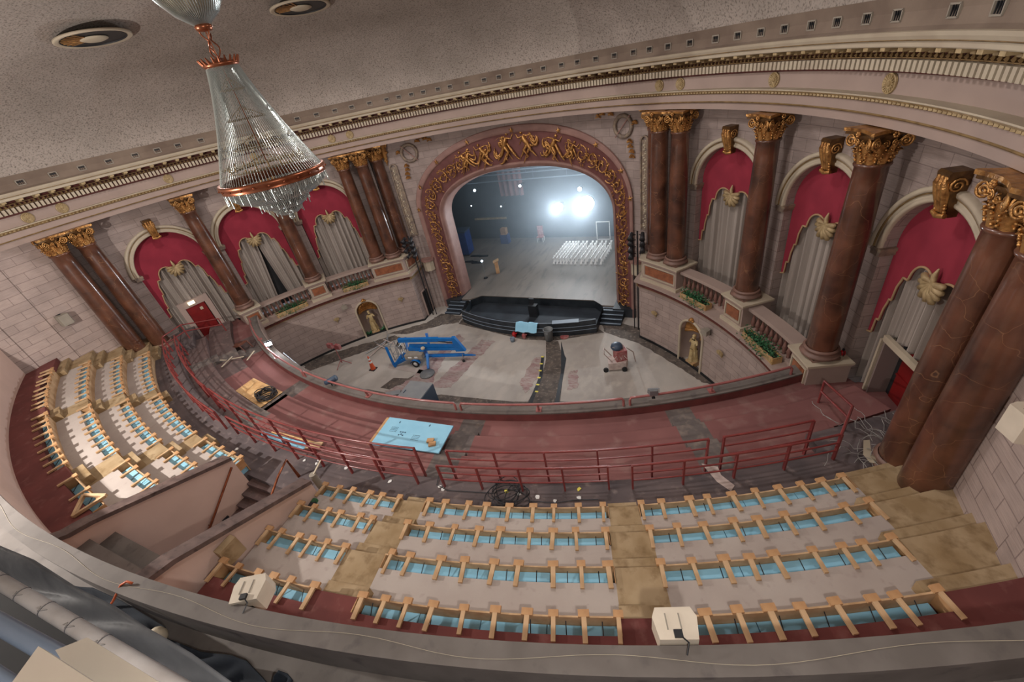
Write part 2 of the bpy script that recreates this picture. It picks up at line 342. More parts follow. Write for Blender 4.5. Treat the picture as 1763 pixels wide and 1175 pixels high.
for s in (-1, 1):
    m = MB(); lo, hi = (32, 100) if s > 0 else (-100, -32)
    wall_strips(m, RW, lo, hi, 3.6, 12.3, [(s * a, AW, arch_z, 3.6) for a in ARCH])
    for a in ARCH:                                           # reveals of the arches
        pts = [(-AW, 3.6), (-AW, ASP)] + [(-AW * cos(PI * k / 24), ASP + AW * sin(PI * k / 24)) for k in range(25)] + [(AW, ASP), (AW, 3.6)]
        m.grid([[A(r, s * a + math.degrees(u / RW), z) for r in (RW, RW + .7)] for u, z in pts], UV=[[(r, z) for r in (RW, RW + .7)] for u, z in pts])
    struct(m.build('wall_' + sideword(s), 'stone'))
    m = MB(); sp = s * 32
    wall_strips(m, RP, min(sp, s * 24.5), max(sp, s * 24.5), -0.1, 12.3, [])
    m.grid([[A(RW, sp, z), A(RP, sp, z)] for z in (-.1, 12.3)])
    struct(m.build('wall_stage_' + sideword(s), 'stone'))
m = MB()
xw = math.degrees(7.2 / RP) 
def fz(u): return pros_z(u * 7.2 / 7.45)
wall_strips(m, RP, -24.5, 24.5, 8.0, 12.3, [(0, 7.4, lambda u: max(8.0, pros_z(u * 7.2 / 7.4)), 8.0)])
wall_strips(m, RP, -24.5, 24.5, -0.1, 8.0, [(0, 7.4, lambda u: 7.999, -0.1)])
struct(m.build('wall_stage', 'stone'))
# side walls behind the last columns, with pilasters and panel grooves
for s in (-1, 1):
    m = MB(); x = s * 16.50
    def wq(x0, y0, x1, y1, z0, z1, m=m):
        m.face([(x0, y0, z0), (x1, y1, z0), (x1, y1, z1), (x0, y0, z1)], [(y0 + x0, z0), (y1 + x1, z0), (y1 + x1, z1), (y0 + x0, z1)])
    ys = [(8.35, .0), (6.4, .0), (6.4, .07), (5.0, .07), (5.0, .16), (2.6, .16), (2.6, .07), (1.2, .07), (1.2, 0), (-3.0, 0)]
    wq(s * 17.02, 8.4, x, 8.35, 4.0, 14.3)
    for (ya, da), (yb, db) in zip(ys, ys[1:]): wq(x - s * da, ya, x - s * db, yb, 4.0, 14.3)
    struct(m.build('wall_side_' + sideword(s), 'stone_low'))
# entablature
def band(prof, mt, nm='trim_1'): struct(sweepA(prof, -112, 112, 200).build(nm, mt, smooth=False))
band([(17.4, 12.28), (16.06, 12.28), (16.06, 12.52), (15.99, 12.53), (15.99, 12.80)], 'fascia', 'trim_1')
band([(15.985, 12.515), (15.965, 12.54), (15.985, 12.565)], 'bronze', 'trim_2')
band([(15.99, 12.80), (15.93, 12.82), (15.90, 12.88), (15.86, 12.90), (15.86, 12.925)], 'bronze', 'trim_3')
band([(15.86, 12.925), (15.84, 12.94), (15.84, 12.97), (16.12, 12.975)], 'cream', 'trim_4')
band([(16.12, 12.97), (16.14, 13.40)], 'fascia', 'trim_5')
band([(16.14, 13.40), (16.08, 13.42), (16.08, 13.46), (15.98, 13.47), (15.98, 13.74)], 'maroon', 'trim_6')
band([(15.98, 13.73), (15.98, 13.86), (15.94, 14.0), (15.46, 14.02)], 'maroon', 'trim_7')
band([(15.46, 14.0), (15.44, 14.02), (15.42, 14.12), (15.36, 14.125)], 'cream', 'trim_8')
band([(15.37, 14.125), (15.35, 14.135), (15.35, 14.15)], 'bronze', 'trim_9')
band([(15.35, 14.15), (15.30, 14.22), (15.27, 14.29), (15.32, 14.30)], 'cream', 'trim_10')
band([(15.32, 14.30), (15.40, 14.36), (15.43, 14.6), (15.36, 14.88)], 'cove', 'trim_11')
m = MB()                                                       # dentils
n = int(rad(224) * 15.9 / 0.17)
for i in range(n):
    a = -112 + 224 * (i + .5) / n; m.box(A(15.92, a, 13.60), (0.105, 0.13, 0.22), rz=-rad(a))
struct(m.build('trim_12', 'cream'))
m = MB()
for i in range(n):                                             # egg moulding over the dentils
    a = -112 + 224 * (i + .5) / n; c = A(15.9, a, 13.795); d = .052
    P = [c + Vector(v) for v in ((d, 0, 0), (0, d, 0), (-d, 0, 0), (0, -d, 0), (0, 0, .065), (0, 0, -.065))]
    for i1, i2, i3 in ((0, 1, 4), (1, 2, 4), (2, 3, 4), (3, 0, 4), (1, 0, 5), (2, 1, 5), (3, 2, 5), (0, 3, 5)): m.face([P[i1], P[i2], P[i3]])
for rr_, z in ((15.93, 13.74), (15.9, 13.86)): sweepA([(rr_ + .03, z - .02), (rr_ - .03, z - .01), (rr_ - .03, z + .01), (rr_ + .03, z + .02)], -112, 112, 160, m)
struct(m.build('trim_13', 'bronze'))
m = MB(); n2 = int(rad(224) * 15.7 / 0.58)
for i in range(n2):                                            # modillions
    a = -112 + 224 * (i + .5) / n2
    m.box(A(15.69, a, 13.96), (0.16, 0.42, 0.07), rz=-rad(a)); m.box(A(15.8, a, 13.90), (0.13, 0.2, 0.05), rz=-rad(a))
struct(m.build('trim_14', 'goldpaint'))
m = MB(); n3 = 420
for i in range(n3):                                            # leaf moulding under the frieze
    a = -112 + 224 * (i + .5) / n3; m.box(A(15.9, a, 12.875), (0.07, 0.05, 0.06), rz=-rad(a) + .6)
struct(m.build('trim_15', 'goldpaint'))
# dome ceiling
def dome_z(r): return 14.87 + 4.5 * math.sqrt(max(0, 1 - (r / 15.37) ** 2))
m = MB(); rs = [15.37 * sin(PI / 2 * k / 40) for k in range(40, -1, -1)]
m.grid([[A(r, 360 * i / 144, dome_z(r)) for r in rs] for i in range(144)], closed_u=True)
struct(m.build('ceiling', 'ceiling', smooth=True))
# frieze rosettes
m = MB(); m.lathe([(0, .07), (.05, .06), (.06, .03), (.1, .04), (.1, .02), (.185, .035), (.2, .05), (.22, .04), (.225, 0)], 32)
for k in range(16):
    a = 2 * PI * k / 16; m.beam((.1 * cos(a), .1 * sin(a), .035), (.18 * cos(a), .18 * sin(a), .05), .03, .03)
m.tf(Matrix.Rotation(PI / 2, 4, 'X')); ros = m
first = None
for a in (33.5, 37.4, 53.2, 68.9, 85.2, 89.8):
    for s in (-1, 1):
        if a > 86 and s > 0: continue
        lab = 'gilt rosette on the %s frieze over %s' % (sideword(s), {33.5: 'the innermost red column beside the stage', 37.4: 'the outer column of the pair beside the stage', 53.2: 'the single column between the two box arches', 68.9: 'the column at the balcony end of the boxes', 85.2: 'the first of the two wall columns', 89.8: 'the rearmost wall column'}[a])
        if first is None: o = ros.build('rosette', 'goldpaint', smooth=False); first = o
        else: o = first.copy(); sc.collection.objects.link(o)
        o.location = A(16.12, s * a, 13.19); o.rotation_euler = (0, 0, -rad(s * a)); tag(o, lab, 'ornament', 'rosettes on the frieze')
# cove vents
VA = [-88.3, -84.0, -80.0, -76.0, -71.9, -68.3, -64.8, -60.8, -45.5, -42.2, -38.2, -34.3, -30.7, -26.8, -23.0, -20.3, -17.5, -14.8, -11.5, -8.8, -5.0, -1.1, 2.2, 5.1, 9.0, 12.0, 15.9, 19.3, 23.1, 26.9, 30.7, 33.8, 37.3, 41.3, 45.8, 49.5, 53.2, 56.8, 60.7, 64.2, 68.0, 71.6, 77.7, 81.9]
fr = MB()
for x, z, w_, h in ((0, .10, .30, .03), (0, -.10, .30, .03), (-.14, 0, .03, .2), (.14, 0, .03, .2)): fr.box((x, 0, z), (w_, .05, h))
gr = MB(); gr.box((0, .03, 0), (.25, .03, .18))
for k in range(3): gr.box((-.07 + .07 * k, 0, 0), (.012, .03, .18))
v0 = None
for i, a in enumerate(VA):
    lab = 'small square vent in the brown cove above the cornice, %s from the left end' % ORD[i]
    if v0 is None:
        v0 = thing('cove_vent', lab, 'vent', group='vents in the cove'); fr.build('vent_frame', 'speakergrey', v0); gr.build('vent_grille', 'black', v0); o = v0
    else: o = dup(v0, (0, 0, 0), label=lab)
    o.location = A(15.41, a, 14.56); o.rotation_euler = (0, 0, -rad(a))
# ceiling light wells
def ceiling_well(c, label):
    t = thing('recessed_ceiling_light', label, 'ceiling light', c, group='recessed ceiling lights')
    h = .01; r_c = math.hypot(c[0], c[1] - YC); sl = (dome_z(r_c + h) - dome_z(r_c - h)) / (2 * h)
    er = Vector((c[0], c[1] - YC, 0)).normalized(); nz = (er * -sl * .3 + Vector((0, 0, 1))).normalized(); t.rotation_mode = 'QUATERNION'; t.rotation_quaternion = Vector((0, 0, 1)).rotation_difference(nz)
    m = MB(); m.lathe([(.98, .02), (1.12, -.02), (1.16, .0), (1.16, .06), (.98, .06)], 40); m.build('rim', 'cream', t, True)
    m = MB(); m.lathe([(.99, .0), (.97, .035), (0.0, .04)], 40); m.build('well', 'black', t)
    m = MB(); m.lathe([(0, -.05), (.3, -.04), (.42, 0), (.42, .02), (0, .03)], 32)
    m.build('diffuser', 'tapeish', t, True)
    m = MB()
    for k in range(9):
        a = rad(200 + 12 * k); m.beam((.42 * cos(a), .42 * sin(a), .01), (.95 * cos(a), .95 * sin(a), .02), .05, .02)
    m.build('louvre', 'gold', t)
    return t
for a, lab in ((-72.5, 'round recessed ceiling light left of the chandelier'), (-26.5, 'round recessed ceiling light right of the chandelier, cut by the top of the picture')):
    p = A(9.0, a, dome_z(9.0) - .20); ceiling_well(p, lab)

# ================================================================= PROSCENIUM ARCH
def aout(x): return 7.5 + 4.45 * (max(0, 1 - (abs(x) / 7.2) ** 2.2)) ** (1 / 2.2)
def ring_pts(hw, zs, h, p, n=48):
    P = [(-hw, z) for z in frange(-.1, zs, 8)[:-1]]
    for k in range(n + 1):
        t = PI - PI * k / n; c, s_ = cos(t), sin(t)
        P.append((hw * (abs(c) ** (2 / p)) * (1 if c > 0 else -1), zs + h * abs(s_) ** (2 / p)))
    return P + [(hw, z) for z in frange(zs, -.1, 8)[1:]]
def XY(x, z, r): return Vector((x, YC + math.sqrt(r * r - x * x), z))
def pr(t):    # t 0 outer .. 1 inner: half width, spring, height, exponent
    return ring_pts(7.3 + (5.95 - 7.3) * t, 7.5 + (6.6 - 7.5) * t, 4.5 + (2.85 - 4.5) * t, 2.2 + .25 * t)
arch = thing('proscenium_arch', 'huge gilt and dusty red arch framing the stage opening', 'stage arch')
def arch_band(ts, mt, nm):
    m = MB(); R_ = [pr(t) for t, r in ts]
    m.grid([[XY(R_[j][i][0], R_[j][i][1], ts[j][1]) for j in range(len(ts))] for i in range(len(R_[0]))])
    return m.build(nm, mt, arch, True)
arch_band([(0, RP), (0, RP - .16), (.03, RP - .2), (.06, RP - .14), (.09, RP - .2), (.12, RP - .14), (.15, RP - .18), (.17, RP - .05)], 'archband', 'outer_moulding')
arch_band([(.17, RP - .05), (.5, RP + .12), (.84, RP + .22)], 'archred', 'field')
arch_band([(.84, RP + .22), (.86, RP + .1), (.9, RP + .12), (.93, RP + .2), (.97, RP + .22), (1.0, RP + .5), (1.0, RP + .9), (1.04, RP + 1.2)], 'archband', 'inner_moulding')
def fieldpt(s_, t, off=.06):
    i = s_ * (len(PR0) - 1); k = int(min(i, len(PR0) - 2)); f = i - k
    x0 = PR0[k][0] + (PR0[k + 1][0] - PR0[k][0]) * f; z0 = PR0[k][1] + (PR0[k + 1][1] - PR0[k][1]) * f
    x1 = PR1[k][0] + (PR1[k + 1][0] - PR1[k][0]) * f; z1 = PR1[k][1] + (PR1[k + 1][1] - PR1[k][1]) * f
    return XY(x0 + (x1 - x0) * t, z0 + (z1 - z0) * t, RP + .08 - off)
PR0, PR1 = pr(.17), pr(.84)
AL = [0.0]
for i in range(1, len(PR0)): AL.append(AL[-1] + math.hypot(PR0[i][0] - PR0[i - 1][0], PR0[i][1] - PR0[i - 1][1]))
AL = [q / AL[-1] for q in AL]
def al2i(f):      # arc-length fraction -> index fraction
    for i in range(1, len(AL)):
        if AL[i] >= f: return (i - 1 + (f - AL[i - 1]) / (AL[i] - AL[i - 1])) / (len(AL) - 1)
    return .999
rs_ = random.Random(3)
for side, (sa, sb) in enumerate(((0.02, .385), (.625, .98))):        # gilt scroll work up both legs
    m = MB(); ns = 15
    for k in range(ns):
        s0 = al2i(sa + (sb - sa) * (k + .5) / ns)
        o = fieldpt(s0, .5); tx = (fieldpt(s0 + .004, .5) - o).normalized(); ty = (fieldpt(s0, .6) - o).normalized()
        sg = 1 if k % 2 else -1
        pts = [o + tx * (cos(a) * (.04 + .048 * a)) + ty * (sg * sin(a) * (.04 + .055 * a)) for a in [j * .45 for j in range(19)]]
        m.tube(pts, .035, 5)
        for j in range(20):
            a = rs_.uniform(0, 2 * PI); q = rs_.uniform(.12, .62); c = o + tx * cos(a) * q + ty * sin(a) * q * .9
            b2 = rs_.uniform(0, 2 * PI); d2 = tx * cos(b2) + ty * sin(b2)
            m.tube([c, c + d2 * .1, c + d2 * .19], [.012, .04, .006], 5)
    m.build('scrollwork', 'gold', arch)['kind'] = 'stuff'
def relief_figure(s0, t0, h, lean, seed, name='relief_figure'):
    R_ = random.Random(seed); m = MB(); o = fieldpt(s0, t0); up = (fieldpt(s0, t0 - .15) - o).normalized(); sd = (fieldpt(s0 + .01, t0) - o).normalized()
    out = Vector((0, -1, 0))
    def q(x, y, z=0): return o + sd * (x * h) + up * (y * h) + out * (z * h)
    lx = lean
    m.tube([q(0, .02), q(lx * .08, .14, .03), q(lx * .12, .25, .03)], [.07 * h, .075 * h, .045 * h], 8)
    m.ball(q(lx * .16, .345, .03), .052 * h, 8)
    m.tube([q(0, .02), q(lx * .14, -.14, .05), q(lx * .02, -.34, .02), q(lx * .08, -.37, .03)], [.06 * h, .045 * h, .022 * h, .018 * h], 7)
    m.tube([q(0, .02), q(-lx * .08, -.16, .02), q(-lx * .2, -.3, 0), q(-lx * .24, -.34, 0)], [.06 * h, .042 * h, .022 * h, .016 * h], 7)
    m.tube([q(lx * .1, .24, .02), q(lx * .28, .2, .04), q(lx * .36, .34, .02)], [.03 * h, .024 * h, .015 * h], 6)
    m.tube([q(lx * .1, .24, .0), q(-lx * .12, .27, .0), q(-lx * .26, .2, 0)], [.03 * h, .024 * h, .015 * h], 6)
    body = m.build(name, 'gold', arch, True)
    m = MB()
    for k in range(10):                                          # blown drapery
        a0 = R_.uniform(.2, 2.9) * (1 if k % 3 else -1); sg = -lx; x0, y0 = R_.uniform(-.14, .14), R_.uniform(-.12, .25)
        pts = [q(x0 + sg * (.05 + .06 * j) * cos(a0 * .5 + j * .3), y0 + .075 * j * sin(a0 + j * .45) - .03 * j, .0) for j in range(6)]
        m.tube(pts, [.012 * h, .034 * h, .045 * h, .04 * h, .028 * h, .008 * h], 5)
    m.build('drapery', 'gold', body, True)
for i, (s0, t0, h, ln) in enumerate(((.385, .48, 1.7, -1), (.435, .5, 1.7, -1), (.48, .42, 2.1, 1), (.522, .42, 2.0, -1), (.575, .5, 1.9, 1), (.622, .5, 1.5, 1))): relief_figure(s0, t0, h, ln, i)
for k in range(9):
    m = MB(); p = pr(.1); i = int(len(p) * (.14 + .72 * k / 8)); c = XY(p[i][0], p[i][1], RP - .24)
    for j in range(5): a = PI / 2 + j * 2 * PI / 5; m.tube([c, c + Vector((cos(a) * .17, 0, sin(a) * .17))], [.06, .01], 5)
    m.build('gilt_star', 'gold', arch)
for s in (-1, 1):
    m = MB(); x0 = s * 7.35; x1 = s * 5.9
    m.prism([(min(x0, x1), 23.9), (max(x0, x1), 23.9), (max(x0, x1), 25.9), (min(x0, x1), 25.9)], -.1, .62); m.build('plinth', 'pitwall', arch)
# wreath ornaments and relief strips beside the arch
for s in (-1, 1):
    sw = sideword(s)
    c = A(RP - .08, s * 23.3, 11.4); t = thing('wreath_ornament', 'dark wreath with a gilt ribbon spray on the wall %s of the stage arch' % sw, 'ornament', c, -rad(s * 23.3), 'wreaths beside the arch')
    m = MB(); m.tube([(.5 * cos(a), 0, .5 * sin(a)) for a in [2 * PI * k / 28 for k in range(28)]], .1, 8, closed=True); m.build('wreath', 'grey_relief', t, True)
    m = MB(); m.beam((-.45 * s, -.06, -.5), (.45 * s, -.06, .5), .05, .05); m.build('torch', 'archband', t)
    m = MB(); R_ = random.Random(5)
    for cx, cz in ((-s * .7, .55), (-s * 1.0, .7), (-s * 1.25, .6), (-s * 1.5, .5), (s * .4, -.75), (s * .42, -1.0), (s * .5, -1.25), (s * .52, -1.5), (-s * .1, .75), (s * .7, .1)):
        for j in range(7):
            a = PI * j / 6 + R_.uniform(-.2, .2); m.tube([(cx, 0, cz), (cx + .16 * cos(a), -.05, cz + .16 * sin(a))], [.02, .045], 5)
    m.build('ribbon', 'gold', t, True)['kind'] = 'stuff'
    c = A(RP - .05, s * 27.6, 0); t = thing('relief_strip', 'tall dark round-topped relief panel between the %s columns and the stage arch' % sw, 'ornament', c, -rad(s * 27.6), 'relief strips')
    m = MB(); out = [(-.27, 6.0), (-.27, 10.7)] + [(-.27 * cos(PI * k / 10), 10.7 + .27 * sin(PI * k / 10)) for k in range(11)] + [(.27, 6.0)]
    m.grid([[(x, 0, z), (x * .98, -.1, z), (x * .7, -.1, z - (.06 if z > 7 else -.1)), (x * .66, -.03, z - (.08 if z > 7 else -.14))] for x, z in out]); m.build('border', 'grey_relief', t)
    m = MB(); m.box((0, -.02, 8.4), (.4, .04, 4.7)); m.build('panel', 'grey_relief', t)
    m = MB(); R_ = random.Random(9)
    for k in range(46):
        z = 6.2 + k * .1; x = R_.uniform(-.1, .1); m.ball((x, -.05, z), R_.uniform(.03, .07), 5)
    m.build('relief', 'tapeish', t)
    c = A(RP - .12, s * 28.6, 12.26); t = thing('gilt_pendant', 'tapering gilt pendant bracket under the cornice beside the %s columns' % sw, 'ornament', c, -rad(s * 28.6), 'pendant brackets')
    m = MB(); m.box((0, 0, -.06), (.7, .3, .12)); m.build('bracket_top', 'gold', t)
    m = MB(); R_ = random.Random(11)
    for k in range(40):
        z = -.15 - 1.0 * (k / 40); w_ = .3 * (1 - k / 46); m.ball((R_.uniform(-w_, w_), -.02, z), .075, 5)
    m.tube([(0, 0, -.1), (0, 0, -1.1), (0, 0, -1.35)], [.28, .07, .01], 8); m.build('pendant', 'gold', t)

# ================================================================= BOX FRONTS
def arcpts(r, a0, a1, n): return [tuple(A(r, a, 0))[:2] for a in frange(a0, a1, n)]
for s in (-1, 1):
    sw = sideword(s); nc = 44.3 * s
    m = MB(); lo, hi = (30.7, 73) if s > 0 else (-73, -30.7)
    wall_strips(m, 15.65, lo, hi, -.1, 3.46, [(nc, .74, lambda u: 2.0 + math.sqrt(max(0, .74 ** 2 - u * u)), -.1)])
    c0, c1 = A(15.65, s * 30.7), A(17.3, s * 28.3)
    m.face([(c0.x, c0.y, -.1), (c1.x, c1.y, -.1), (c1.x, c1.y, 3.46), (c0.x, c0.y, 3.46)], [(0, -.1), (2.1, -.1), (2.1, 3.46), (0, 3.46)])
    pts = [(-.74, -.1), (-.74, 2.0)] + [(-.74 * cos(PI * k / 16), 2 + .74 * sin(PI * k / 16)) for k in range(17)] + [(.74, 2), (.74, -.1)]
    struct(m.build('wall_box_' + sw, 'stone_low'))
    m = MB(); m.grid([[A(15.65 + d, nc + math.degrees(u / 15.65) * k, z if z < 2 else 2 + (z - 2) * k) for d, k in ((0, 1), (.35, .95), (.6, .6), (.68, .0))] for u, z in pts]); struct(m.build('wall_niche_' + sw, 'plaster', smooth=True))
    for nm, z0, z1, r, e, mt in (('trim_16', 3.44, 3.56, 15.58, .2, 'fascia'), ('trim_17', 3.56, 3.80, 15.50, .4, 'bronze'), ('trim_18', 3.80, 3.92, 15.40, .7, 'fascia')):
        m = MB(); m.prism(arcpts(r, s * (30.7 - e), s * 72.4, 30) + arcpts(17.3, s * 72.4, s * (28.3 - e), 20), z0, z1); o = m.build(nm, mt); recalc(o); struct(o)
    m = MB()
    for k in range(150):
        a = s * (31 + 41 * k / 150); m.box(A(15.49, a, 3.68), (.12, .04, .12), rz=-rad(a) + .5)
    struct(m.build('trim_19', 'maroon'))
    # niche frame, shell, statue
    t = thing('arched_surround', 'arched moulding round the statue niche in the %s box wall' % sw, 'moulding', A(15.65, nc, 0), -rad(nc), 'niche frames')
    m = MB(); P_ = [(-.8, .0), (-.8, 2.0)] + [(-.8 * cos(PI * k / 16), 2 + .8 * sin(PI * k / 16)) for k in range(1, 16)] + [(.8, 2), (.8, 0)]
    m.tube([(x, -.04, z) for x, z in P_], .07, 6); m.build('moulding', 'cream', t, True)
    m = MB(); m.ball((0, -.08, 2.92), .12, 8); m.ball((-.1, -.08, 2.86), .08, 6); m.ball((.1, -.08, 2.86), .08, 6); m.build('crest', 'gold', t, True)
    t2 = thing('niche_shell', 'gilt scallop shell lining the top of the %s statue niche' % sw, 'ornament', A(15.65, nc, 0), -rad(nc), 'niche shells')
    m = MB()
    for k in range(11):
        a = PI * k / 10; m.tube([(0, .5, 1.95), (.35 * cos(a), .42, 1.95 + .4 * sin(a)), (.62 * cos(a), .12, 1.98 + .66 * sin(a))], [.05, .09, .12], 6)
    m.build('shell', 'gold', t2, True)
def skin_body(name, verts, edges, radii, mt, parent, root=0, sub=2):
    me = bpy.data.meshes.new(name); me.from_pydata(verts, edges, []); me.materials.append(M[mt])
    o = bpy.data.objects.new(name, me); sc.collection.objects.link(o); o.parent = parent
    sk = o.modifiers.new('Skin', 'SKIN'); sv = me.skin_vertices[0].data
    for i, r in enumerate(radii): sv[i].radius = (r, r) if not isinstance(r, tuple) else r
    sv[root].use_root = True
    ss = o.modifiers.new('Sub', 'SUBSURF'); ss.levels = sub; ss.render_levels = sub
    for p in me.polygons: p.use_smooth = True
    return o
for s in (-1, 1):
    nc = 44.3 * s; sw = sideword(s)
    t = thing('statue', 'pale gilt classical statue standing in the %s box wall niche' % sw, 'statue', A(15.85, nc, 0.0), -rad(nc), 'niche statues')
    V = [(0, 0, 1.15), (.03, 0, 1.32), (.0, 0, 1.5), (0, 0, 1.6), (.0, -.03, 1.72), (.0, -.04, 1.84), (-.2, 0, 1.52), (-.27, -.02, 1.3), (.2, 0, 1.53), (.3, -.08, 1.38),
         (-.1, .0, 1.02), (-.12, -.06, .7), (-.12, -.02, .35), (-.12, -.1, .3), (.1, 0, 1.02), (.13, 0, .68), (.15, .02, .35), (.16, -.08, .3)]
    Ed = [(0, 1), (1, 2), (2, 3), (3, 4), (4, 5), (2, 6), (6, 7), (2, 8), (8, 9), (0, 10), (10, 11), (11, 12), (12, 13), (0, 14), (14, 15), (15, 16), (16, 17)]
    Rr = [.16, .125, .15, .055, .09, .08, .075, .05, .075, .055, .115, .085, .06, .04, .115, .085, .06, .04]
    skin_body('body', V, Ed, Rr, 'statue', t)
    m = MB(); m.ball((0, 0, 1.84), .1, 8, 1, 1.1, .9); m.ball((0, .09, 1.82), .05, 6); m.build('hair', 'statue', t, True)
    m = MB(); R_ = random.Random(2)
    m.grid([[(x * (.15 + .05 * sin(3 * a)) , y, z) for x, y, z in ((cos(a) * 1.3, sin(a) * .17, 1.05), (cos(a) * 1.25, sin(a) * .2 - .01, .8), (cos(a) * 1.5, sin(a) * .23, .5), (cos(a) * 1.7, sin(a) * .25, .26))] for a in [2 * PI * k / 18 for k in range(18)]], closed_u=True)
    m.build('drapery', 'statue', t, True)
    m = MB(); m.box((0, .02, .12), (.55, .5, .26)); m.build('plinth', 'planter', t)
    for sgn in (-1, 1):
        if s > 0: continue
        pp = thing('fern_clump', 'small green fern clump at the foot of the left niche statue, on its %s' % sideword(sgn), 'plant', A(15.75, nc + sgn * 1.8, 0), 0, 'niche ferns')
        m = MB(); R_ = random.Random(sgn + 4)
        for k in range(40):
            a = R_.uniform(0, 2 * PI); l = R_.uniform(.15, .35); b2 = Vector((cos(a), sin(a), R_.uniform(.4, 1.4))) * l; w_ = Vector((-sin(a), cos(a), 0)) * .04
            m.face([Vector((0, 0, .02)) , b2 * .6 + w_, b2, b2 * .6 - w_])
        m.build('fronds', 'leaf', pp)
        m = MB(); m.lathe([(0, 0), (.09, 0), (.11, .1), (0, .1)], 10); m.build('root_ball', 'soil', pp)
# sconces
for s in (-1, 1):
    for a, w_ in ((35.0, 'near the stage corner'), (52.3, 'between the niche and the balcony')):
        t = thing('wall_sconce', 'gilt shell uplighter on the %s box wall %s' % (sideword(s), w_), 'wall light', A(15.62, s * a, 2.2), -rad(s * a), 'shell sconces')
        m = MB()
        for k in range(7):
            q = PI * (.08 + .84 * k / 6); m.tube([(0, -.03, -.16), (.12 * cos(q), -.14, .0), (.2 * cos(q), -.12, .13 * sin(q) + .04)], [.03, .05, .045], 6)
        m.build('shell', 'goldpaint', t, True)
        m = MB(); m.lathe([(0, -.3), (.03, -.26), (.05, -.2), (.03, -.14), (0, -.12)], 10); m.build('finial', 'goldpaint', t, True)
for s, a, z in ((1, 48.9, 2.95), (-1, -49.3, 2.95)):
    t = thing('wall_speaker', 'small grey speaker on a bracket high on the %s box wall' % sideword(s), 'speaker', A(15.6, a, z), -rad(a), 'box wall speakers')
    m = MB(); m.prism([(-.2, -.36), (.2, -.36), (.12, -.06), (-.12, -.06)], -.12, .14); m.build('cabinet', 'speakergrey', t)
    m = MB(); m.box((0, .0, -.1), (.06, .14, .3)); m.build('bracket', 'black', t)
# black slab standing in for the dark door opening in the left box return
p0, p1 = A(15.65, -30.7), A(17.3, -28.3); dv = (p1 - p0).normalized(); nv = Vector((dv.y, -dv.x, 0)) 
if nv.x < 0: nv = -nv
m = MB(); c = p0 + dv * 1.05 + nv * .03; m.box((c.x, c.y, 1.0), (.75, .08, 2.05), rz=math.atan2(dv.y, dv.x)); struct(m.build('door_1', 'shadow_black'))
m = MB()
for k, (dz, ww, hh, off) in enumerate(((1.0, .07, 2.1, -.42), (1.0, .07, 2.1, .42), (2.06, .9, .07, 0))):
    q = c + dv * off; m.box((q.x, q.y, dz), (ww if k < 2 else ww, .14, hh), rz=math.atan2(dv.y, dv.x))
struct(m.build('door_1_frame', 'plaster'))
